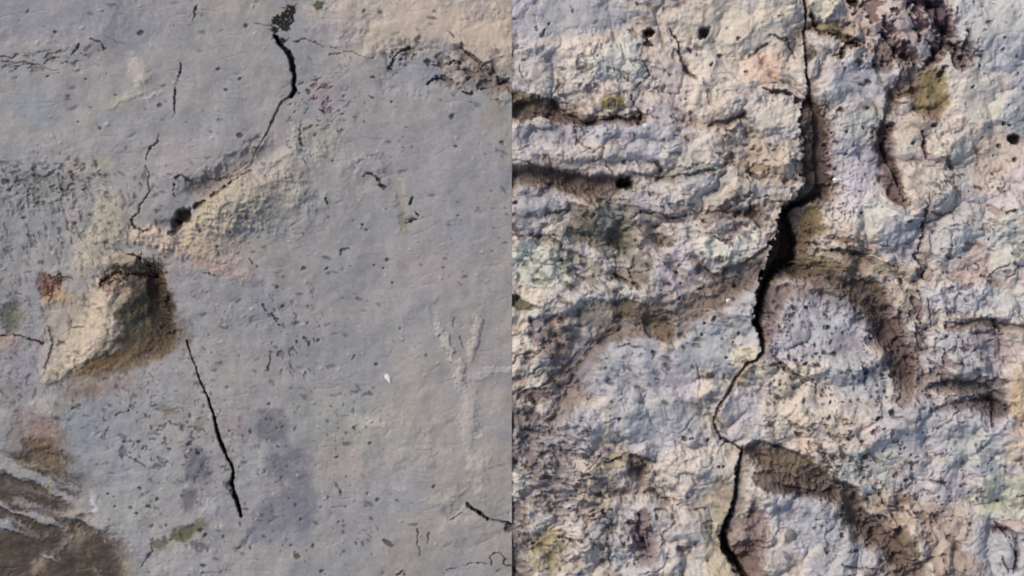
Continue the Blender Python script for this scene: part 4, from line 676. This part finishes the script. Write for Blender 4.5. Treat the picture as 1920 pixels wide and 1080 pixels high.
def plain_material(name, col, rough=.8, var=.25, scale=300, bump=.5):
    m = bpy.data.materials.new(name); m.use_nodes = True
    nt = m.node_tree; bs = nt.nodes['Principled BSDF']; N = nt.nodes.new; K = nt.links.new
    geo = N('ShaderNodeNewGeometry'); n = N('ShaderNodeTexNoise'); n.inputs['Scale'].default_value = scale; n.inputs['Detail'].default_value = 4
    K(geo.outputs['Position'], n.inputs['Vector'])
    rp = N('ShaderNodeValToRGB'); rp.color_ramp.elements[0].position = .3; rp.color_ramp.elements[1].position = .7
    rp.color_ramp.elements[0].color = tuple(c * (1 - var) for c in col) + (1,); rp.color_ramp.elements[1].color = tuple(c * (1 + var) for c in col) + (1,)
    K(n.outputs['Fac'], rp.inputs[0]); K(rp.outputs[0], bs.inputs['Base Color'])
    bs.inputs['Roughness'].default_value = rough
    bp = N('ShaderNodeBump'); bp.inputs['Strength'].default_value = bump; bp.inputs['Distance'].default_value = .001
    K(n.outputs['Fac'], bp.inputs['Height']); K(bp.outputs[0], bs.inputs['Normal'])
    return m

M_smooth = rock_material('smooth_grey_stone', .2)
M_rough = rock_material('rough_pale_stone', .18)
M_soil = plain_material('dark_soil', (.05, .038, .03), scale=60)

# =========================================================================== meshes
GAIN = 0.92
def lin(c):
    c = np.clip(c / 255.0, 0, 1)
    return np.where(c <= .04045, c / 12.92, ((c + .055) / 1.055) ** 2.4)

DEPTH = -0.34
def prepare(F, base_z):
    z = F.H * S + base_z
    P = np.stack([(F.X - 960) * S, (540 - F.Y) * S, z], -1).astype(np.float32)
    dzy, dzx = np.gradient(z.astype(np.float64), -F.ys * S, F.xs * S)
    Nn = np.stack([-dzx, -dzy, np.ones_like(z)], -1); Nn /= np.linalg.norm(Nn, axis=-1, keepdims=True)
    col = np.concatenate([lin(F.C) * GAIN, F.W[..., None]], -1).astype(np.float32)
    return P, Nn.astype(np.float32), col

def link(o, parent=None):
    scene.collection.objects.link(o)
    if parent is not None: o.parent = parent
    return o

def mesh_from(name, P, Nn, col, facemask, mat, parent, skirt=False):
    ny, nx = P.shape[:2]
    org = np.array(parent.location, np.float32)
    j, i = np.nonzero(facemask)
    v00 = j * nx + i
    quads = np.stack([v00, v00 + nx, v00 + nx + 1, v00 + 1], 1)
    used, inv = np.unique(quads, return_inverse=True)
    quads = inv.reshape(quads.shape)
    V = P.reshape(-1, 3)[used]; NN = Nn.reshape(-1, 3)[used]; CC = col.reshape(-1, 4)[used]
    if skirt:           # close the outer sides of the block down to the soil
        lut = -np.ones(ny * nx, np.int64); lut[used] = np.arange(len(used))
        rims = [np.arange(nx), (np.arange(nx) + (ny - 1) * nx)[::-1], (np.arange(ny) * nx)[::-1], np.arange(ny) * nx + nx - 1]
        for r in rims:
            l = lut[r]; ok = (l[:-1] >= 0) & (l[1:] >= 0)
            if not ok.any(): continue
            a_, b_ = l[:-1][ok], l[1:][ok]
            k0 = len(V)
            seg = np.stack([a_, b_], 1).ravel()
            top = V[seg]; bot = top.copy(); bot[:, 2] = DEPTH
            V = np.concatenate([V, top, bot]); m_ = len(seg)
            nv = np.zeros_like(top); t_ = V[b_] - V[a_]
            nn = np.stack([t_[:, 1], -t_[:, 0], np.zeros(len(t_))], 1) * -1
            nn /= np.linalg.norm(nn, axis=1, keepdims=True) + 1e-9
            nv[0::2] = nn; nv[1::2] = nn
            cx = V[:, :2].mean(0)
            NN = np.concatenate([NN, nv, nv]); CC = np.concatenate([CC, CC[seg], CC[seg]])
            q = np.arange(0, m_, 2)
            quads = np.concatenate([quads, np.stack([k0 + q, k0 + q + 1, k0 + m_ + q + 1, k0 + m_ + q], 1)])
    V = V - org
    me = bpy.data.meshes.new(name)
    me.vertices.add(len(V)); me.vertices.foreach_set('co', V.astype(np.float32).ravel())
    me.loops.add(quads.size); me.loops.foreach_set('vertex_index', quads.astype(np.int32).ravel())
    me.polygons.add(len(quads)); me.polygons.foreach_set('loop_start', np.arange(0, quads.size, 4, dtype=np.int32)); me.polygons.foreach_set('loop_total', np.full(len(quads), 4, np.int32))
    me.update(calc_edges=True)
    me.polygons.foreach_set('use_smooth', np.ones(len(quads), bool))
    at = me.color_attributes.new('stone', 'FLOAT_COLOR', 'POINT')
    at.data.foreach_set('color', CC.astype(np.float32).ravel())
    me.normals_split_custom_set_from_vertices(NN.astype(np.float64).tolist()) if not skirt else None
    me.materials.append(mat)
    o = bpy.data.objects.new(name, me)
    return link(o, parent)

def thing(name, label, cat, loc, group=None):
    o = bpy.data.objects.new(name, None); o.location = loc; o.empty_display_size = .05
    o['label'] = label; o['category'] = cat
    if group: o['group'] = group
    return link(o)

def fmask(c): return c[:-1, :-1]

# left slab
lumL = L.C.mean(-1, keepdims=True)
warm = sstep(4, 14, L.C[..., 0:1] - L.C[..., 2:3])
L.C[:] = (lumL + (L.C - lumL) * (1 - .3 * (1 - warm) - .12 * warm)) * .98
L.C[..., 0:1] += 1.5 * warm; L.C[..., 1:2] -= 1.0 * warm * sstep(0, 5, L.C[..., 1:2] - L.C[..., 0:1] + 4)
P, Nn, col = prepare(L, -0.002)
slab = thing('rock_slab', 'smooth mauve-grey rock slab with thin cracks and a streaked olive hollow, filling the left half', 'rock slab', (-.6, 0, DEPTH))
c = fmask(L.cls)
NAMES = {1: ('crack', 'crooked crack from the top edge down past the pale ridge'), 2: ('crack', 'straight black crack running down from beside the large hollow'), 3: ('hollow', 'hollow with a cream lip, olive streaks and a rusty arched top'), 4: ('hollow', 'small dark brown hole at the foot of the pale ridge'), 5: ('stain', 'brown wet-looking patch with pale tongues at the lower left'), 6: ('crack', 'short curved black crack at the lower right of the slab')}
inframe = np.ones_like(c, bool)
mesh_from('rock_surface', P, Nn, col, ~np.isin(c, list(NAMES)), M_smooth, slab, skirt=True)
for k, (nm, lb) in NAMES.items():
    if (c == k).any():
        o = mesh_from(nm, P, Nn, col, c == k, M_smooth, slab); o['label'] = lb

# right: two blocks divided by the crack
P, Nn, col = prepare(Rr, 0.0)
lf = fmask(isL); c = fmask(Rr.cls); crw = fmask(CRW)
blkA = thing('rock_block', 'rough pale pinkish rock block on the left side of the long open crack', 'rock block', (.25, 0, DEPTH))
blkB = thing('rock_block', 'rough pale rock block with bluish plates on the right side of the long open crack', 'rock block', (.9, 0, DEPTH))
PARTS = {11: ('pit', 'round black pit near the top of the block'), 12: ('pit', 'round black pit near the right edge'), 13: ('hollow', 'open hollow shaped like a teardrop'), 3: ('groove', 'curved brown groove beside the olive patch'), 4: ('crack', 'thin upright crack beside the bluish plate')}
names_done = {}
c13 = (c == 13)
yy = fmask(Y)
for blk, side in ((blkA, lf), (blkB, ~lf)):
    rest = side.copy()
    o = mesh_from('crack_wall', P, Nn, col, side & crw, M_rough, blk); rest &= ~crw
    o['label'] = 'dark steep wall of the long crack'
    for k, (nm, lb) in PARTS.items():
        mk = side & (c == k) & ~crw
        if k == 13:
            up = mk & (yy < 500)
            if up.sum() > 12: o = mesh_from('pit', P, Nn, col, up, M_rough, blk); o['label'] = 'dark pit under the brown ledge'; rest &= ~up
            mk = mk & (yy >= 500)
        if mk.sum() > 12:
            o = mesh_from(nm, P, Nn, col, mk, M_rough, blk); o['label'] = lb; rest &= ~mk
    mesh_from('rock_surface', P, Nn, col, rest, M_rough, blk, skirt=True)

# soil the rocks rest on
def sheet(name, size, z, mat):
    me = bpy.data.meshes.new(name); n = 60
    vs_ = []; fs = []
    for a in range(n + 1):
        for b in range(n + 1):
            x = (a / n - .5) * size; y = (b / n - .5) * size
            vs_.append((x, y, z + .02 * math.sin(x * 1.7 + math.sin(y)) * min(1, max(0, (math.hypot(x, y) - 3) / 3))))
    for a in range(n):
        for b in range(n):
            q = a * (n + 1) + b; fs.append((q, q + n + 1, q + n + 2, q + 1))
    me.from_pydata(vs_, [], fs); me.materials.append(mat); me.update()
    o = bpy.data.objects.new(name, me); o['kind'] = 'structure'
    return link(o)
sheet('ground', 60, DEPTH + .004, M_soil)

# =========================================================================== loose things lying on the rock
def height_at(px, py):
    G = L if px < 960 else Rr
    i = int(np.argmin(abs(G.xs - px))); j = int(np.argmin(abs(G.ys - py)))
    return float(G.H[max(0, j - 1):j + 2, max(0, i - 1):i + 2].mean()) * S + (-.002 if px < 960 else 0)
import bmesh
def at(px, py, dz=0): return ((px - 960) * S, (540 - py) * S, height_at(px, py) + dz * S)

def stone(name, label, cat, px, py, rx, ry, rz, rot, mat, seed, sub=3, rugged=.3, dz=0, group=None):
    bm = bmesh.new(); bmesh.ops.create_icosphere(bm, subdivisions=sub, radius=1)
    rgx = random.Random(seed); off = rgx.uniform(0, 50)
    from mathutils import noise, Vector
    for v in bm.verts:
        p = v.co.copy()
        f = 1 + rugged * noise.noise(p * 1.3 + Vector((off, 0, 0))) + rugged * .5 * noise.noise(p * 3.1 + Vector((0, off, 0)))
        # a few flat fracture faces
        v.co = p * f
        v.co.x *= rx * S; v.co.y *= ry * S; v.co.z = v.co.z * rz * S
    me = bpy.data.meshes.new(name); bm.to_mesh(me); bm.free(); me.materials.append(mat)
    o = bpy.data.objects.new(name, me); o.location = at(px, py, rz * .35 + dz); o.rotation_euler = (0, 0, R(-rot))
    o['label'] = label; o['category'] = cat
    if group: o['group'] = group
    return link(o)

M_white = plain_material('white_mineral', (.62, .61, .62), .6, .25)
M_palest = plain_material('pale_stone', (.40, .355, .33), .8, .25)
M_greyst = plain_material('grey_stone', (.19, .17, .17), .8, .3)
M_brownst = plain_material('brown_stone', (.34, .26, .23), .8, .25)
M_dirt = plain_material('black_dirt', (.018, .014, .013), .95, .5, 500)
M_rust = plain_material('rust_fibre', (.10, .05, .028), .9, .5, 400)
M_root = plain_material('dark_root', (.045, .03, .02), .9, .5, 400)
M_moss = plain_material('green_moss', (.085, .10, .055), .95, .5, 500)
M_omoss = plain_material('olive_moss', (.16, .135, .075), .95, .5, 500)

stone('stone_chip', 'small bright white stone chip lying on the smooth grey slab', 'stone chip', 728, 709, 4, 9, 2.5, -30, M_white, 1, rugged=.6)
stone('pebble', 'white pebble lodged under the dark notch below the mossy ledge', 'pebble', 1210, 238, 7, 6, 5, 0, M_white, 2, group='white grains on the rough rock')
stone('pebble', 'tiny white grain just right of the wide dark crack', 'pebble', 1567, 338, 5.5, 5, 4, 0, M_white, 3, group='white grains on the rough rock')
stone('pebble', 'tiny white grain on the brown slope left of the dark crack', 'pebble', 1365, 564, 4.5, 4.5, 4, 0, M_white, 4, group='white grains on the rough rock')
stone('pebble', 'pinkish brown pebble resting in the dark recess at the middle edge', 'pebble', 1016, 231, 17, 10, 8, 15, M_palest, 5, rugged=.45)
stone('pebble', 'rounded pale stone wedged in the top of the main crack', 'pebble', 1524, 128, 10, 19, 9, 15, M_palest, 6, rugged=.35)
stone('pebble', 'small brown pebble set beside the thin upright crack', 'pebble', 1743, 516, 11, 12, 7, 0, M_brownst, 7, rugged=.35)
stone('pebble', 'cream pebble inside the curled crack on the grey slab', 'pebble', 766, 408, 8, 5, 2.5, -15, M_greyst, 8, rugged=.4)
stone('pebble', 'round grey-brown pebble at the left corner of the bluish lower patch', 'pebble', 1481, 1004, 10, 12, 5, 0, M_greyst, 9, rugged=.3)

def clump(name, label, cat, px, py, blobs, mat, seed, threads=0, tlen=14):
    group = {'moss': 'moss tufts in the rock crevices', 'dirt clump': 'dark dirt clumps caught in cracks', 'root fibres': 'fibres matted around the olive hollow'}[cat]
    """a crumbly heap of grains with a few threads"""
    rgx = random.Random(seed); bm = bmesh.new(); from mathutils import Matrix, Vector
    loc = at(px, py)
    for (ox, oy, r, n) in blobs:
        for i in range(n):
            a_ = rgx.uniform(0, 6.28); q = r * math.sqrt(rgx.random()); gx, gy = px + ox + q * math.cos(a_), py + oy + q * math.sin(a_)
            sz = rgx.uniform(.9, 3.0)
            p = at(gx, gy, sz * .4)
            T = Matrix.Translation(Vector(p) - Vector(loc)) @ Matrix.Rotation(rgx.uniform(0, 6), 4, 'Z') @ Matrix.Diagonal((sz * S * rgx.uniform(.7, 1.6), sz * S, sz * S * .8, 1))
            bmesh.ops.create_icosphere(bm, subdivisions=1, radius=1, matrix=T)
    for i in range(threads):
        ox, oy, r, n = rgx.choice(blobs)
        x0, y0 = px + ox + rgx.uniform(-r, r), py + oy + rgx.uniform(-r, r) * .6
        an = rgx.uniform(0, 6.28); prev = None
        for k in range(7):
            p = Vector(at(x0, y0, 1.2)) - Vector(loc); rad = .75 * S * (1 - k * .09)
            ring = [bm.verts.new(p + Vector((rad * math.cos(m_ * 2.1) * -math.sin(an), rad * math.cos(m_ * 2.1) * math.cos(an) * -1, rad * math.sin(m_ * 2.1)))) for m_ in range(3)]
            if prev:
                for m_ in range(3): bm.faces.new((prev[m_], prev[(m_ + 1) % 3], ring[(m_ + 1) % 3], ring[m_]))
            prev = ring; an += rgx.uniform(-.5, .5); x0 += math.cos(an) * tlen / 6; y0 += math.sin(an) * tlen / 6
    me = bpy.data.meshes.new(name); bm.to_mesh(me); bm.free(); me.materials.append(mat)
    o = bpy.data.objects.new(name, me); o.location = loc; o['label'] = label; o['category'] = cat; o['group'] = group
    return link(o)

clump('dirt_clump', 'black crumbly dirt clump at the top end of the crooked crack', 'dirt clump', 530, 42, [(14, -24, 8, 26), (8, -10, 13, 70), (-12, -4, 9, 36), (2, 6, 9, 40), (-16, 14, 5, 20), (-14, 26, 5, 22), (-2, 34, 5, 16)], M_dirt, 21, 16, 14)
clump('root_fibres', 'dark tangled root fibres over the arched top of the olive hollow', 'root fibres', 255, 500, [(8, -12, 12, 16), (20, 4, 18, 34), (-28, 10, 18, 28), (-50, 24, 10, 14), (40, 2, 10, 12)], M_root, 22, 46, 20)
clump('root_fibres', 'rust-brown fibres matted on the slab left of the olive hollow', 'root fibres', 98, 532, [(0, 0, 18, 26), (14, -12, 10, 10), (-8, 16, 9, 10)], M_rust, 23, 26, 16)
clump('moss_tuft', 'tiny green moss tuft at the top edge of the grey slab', 'moss', 596, 9, [(0, 0, 8, 40)], M_moss, 24, 10, 5)
clump('moss_tuft', 'olive moss in the crevice above the middle ledge', 'moss', 1148, 192, [(0, 0, 13, 46), (12, 8, 8, 20)], M_omoss, 25, 14, 6)
clump('moss_tuft', 'olive moss growing on the crack shoulder where the crack bends', 'moss', 1516, 412, [(0, -8, 8, 26), (4, 6, 9, 26)], M_omoss, 26, 12, 6)
clump('dirt_clump', 'black dirt plug sunk in the pit of the crack end on the slab', 'dirt clump', 434, 906, [(-2, 0, 5, 18), (0, 14, 4, 12)], M_dirt, 27, 4, 8)
clump('dirt_clump', 'dark olive dirt crumbs in the notch at the upper left of the rough rock', 'dirt clump', 1210, 68, [(2, 0, 8, 26), (6, 14, 6, 18)], M_root, 28, 6, 8)
print('verts', L.X.size + Rr.X.size)
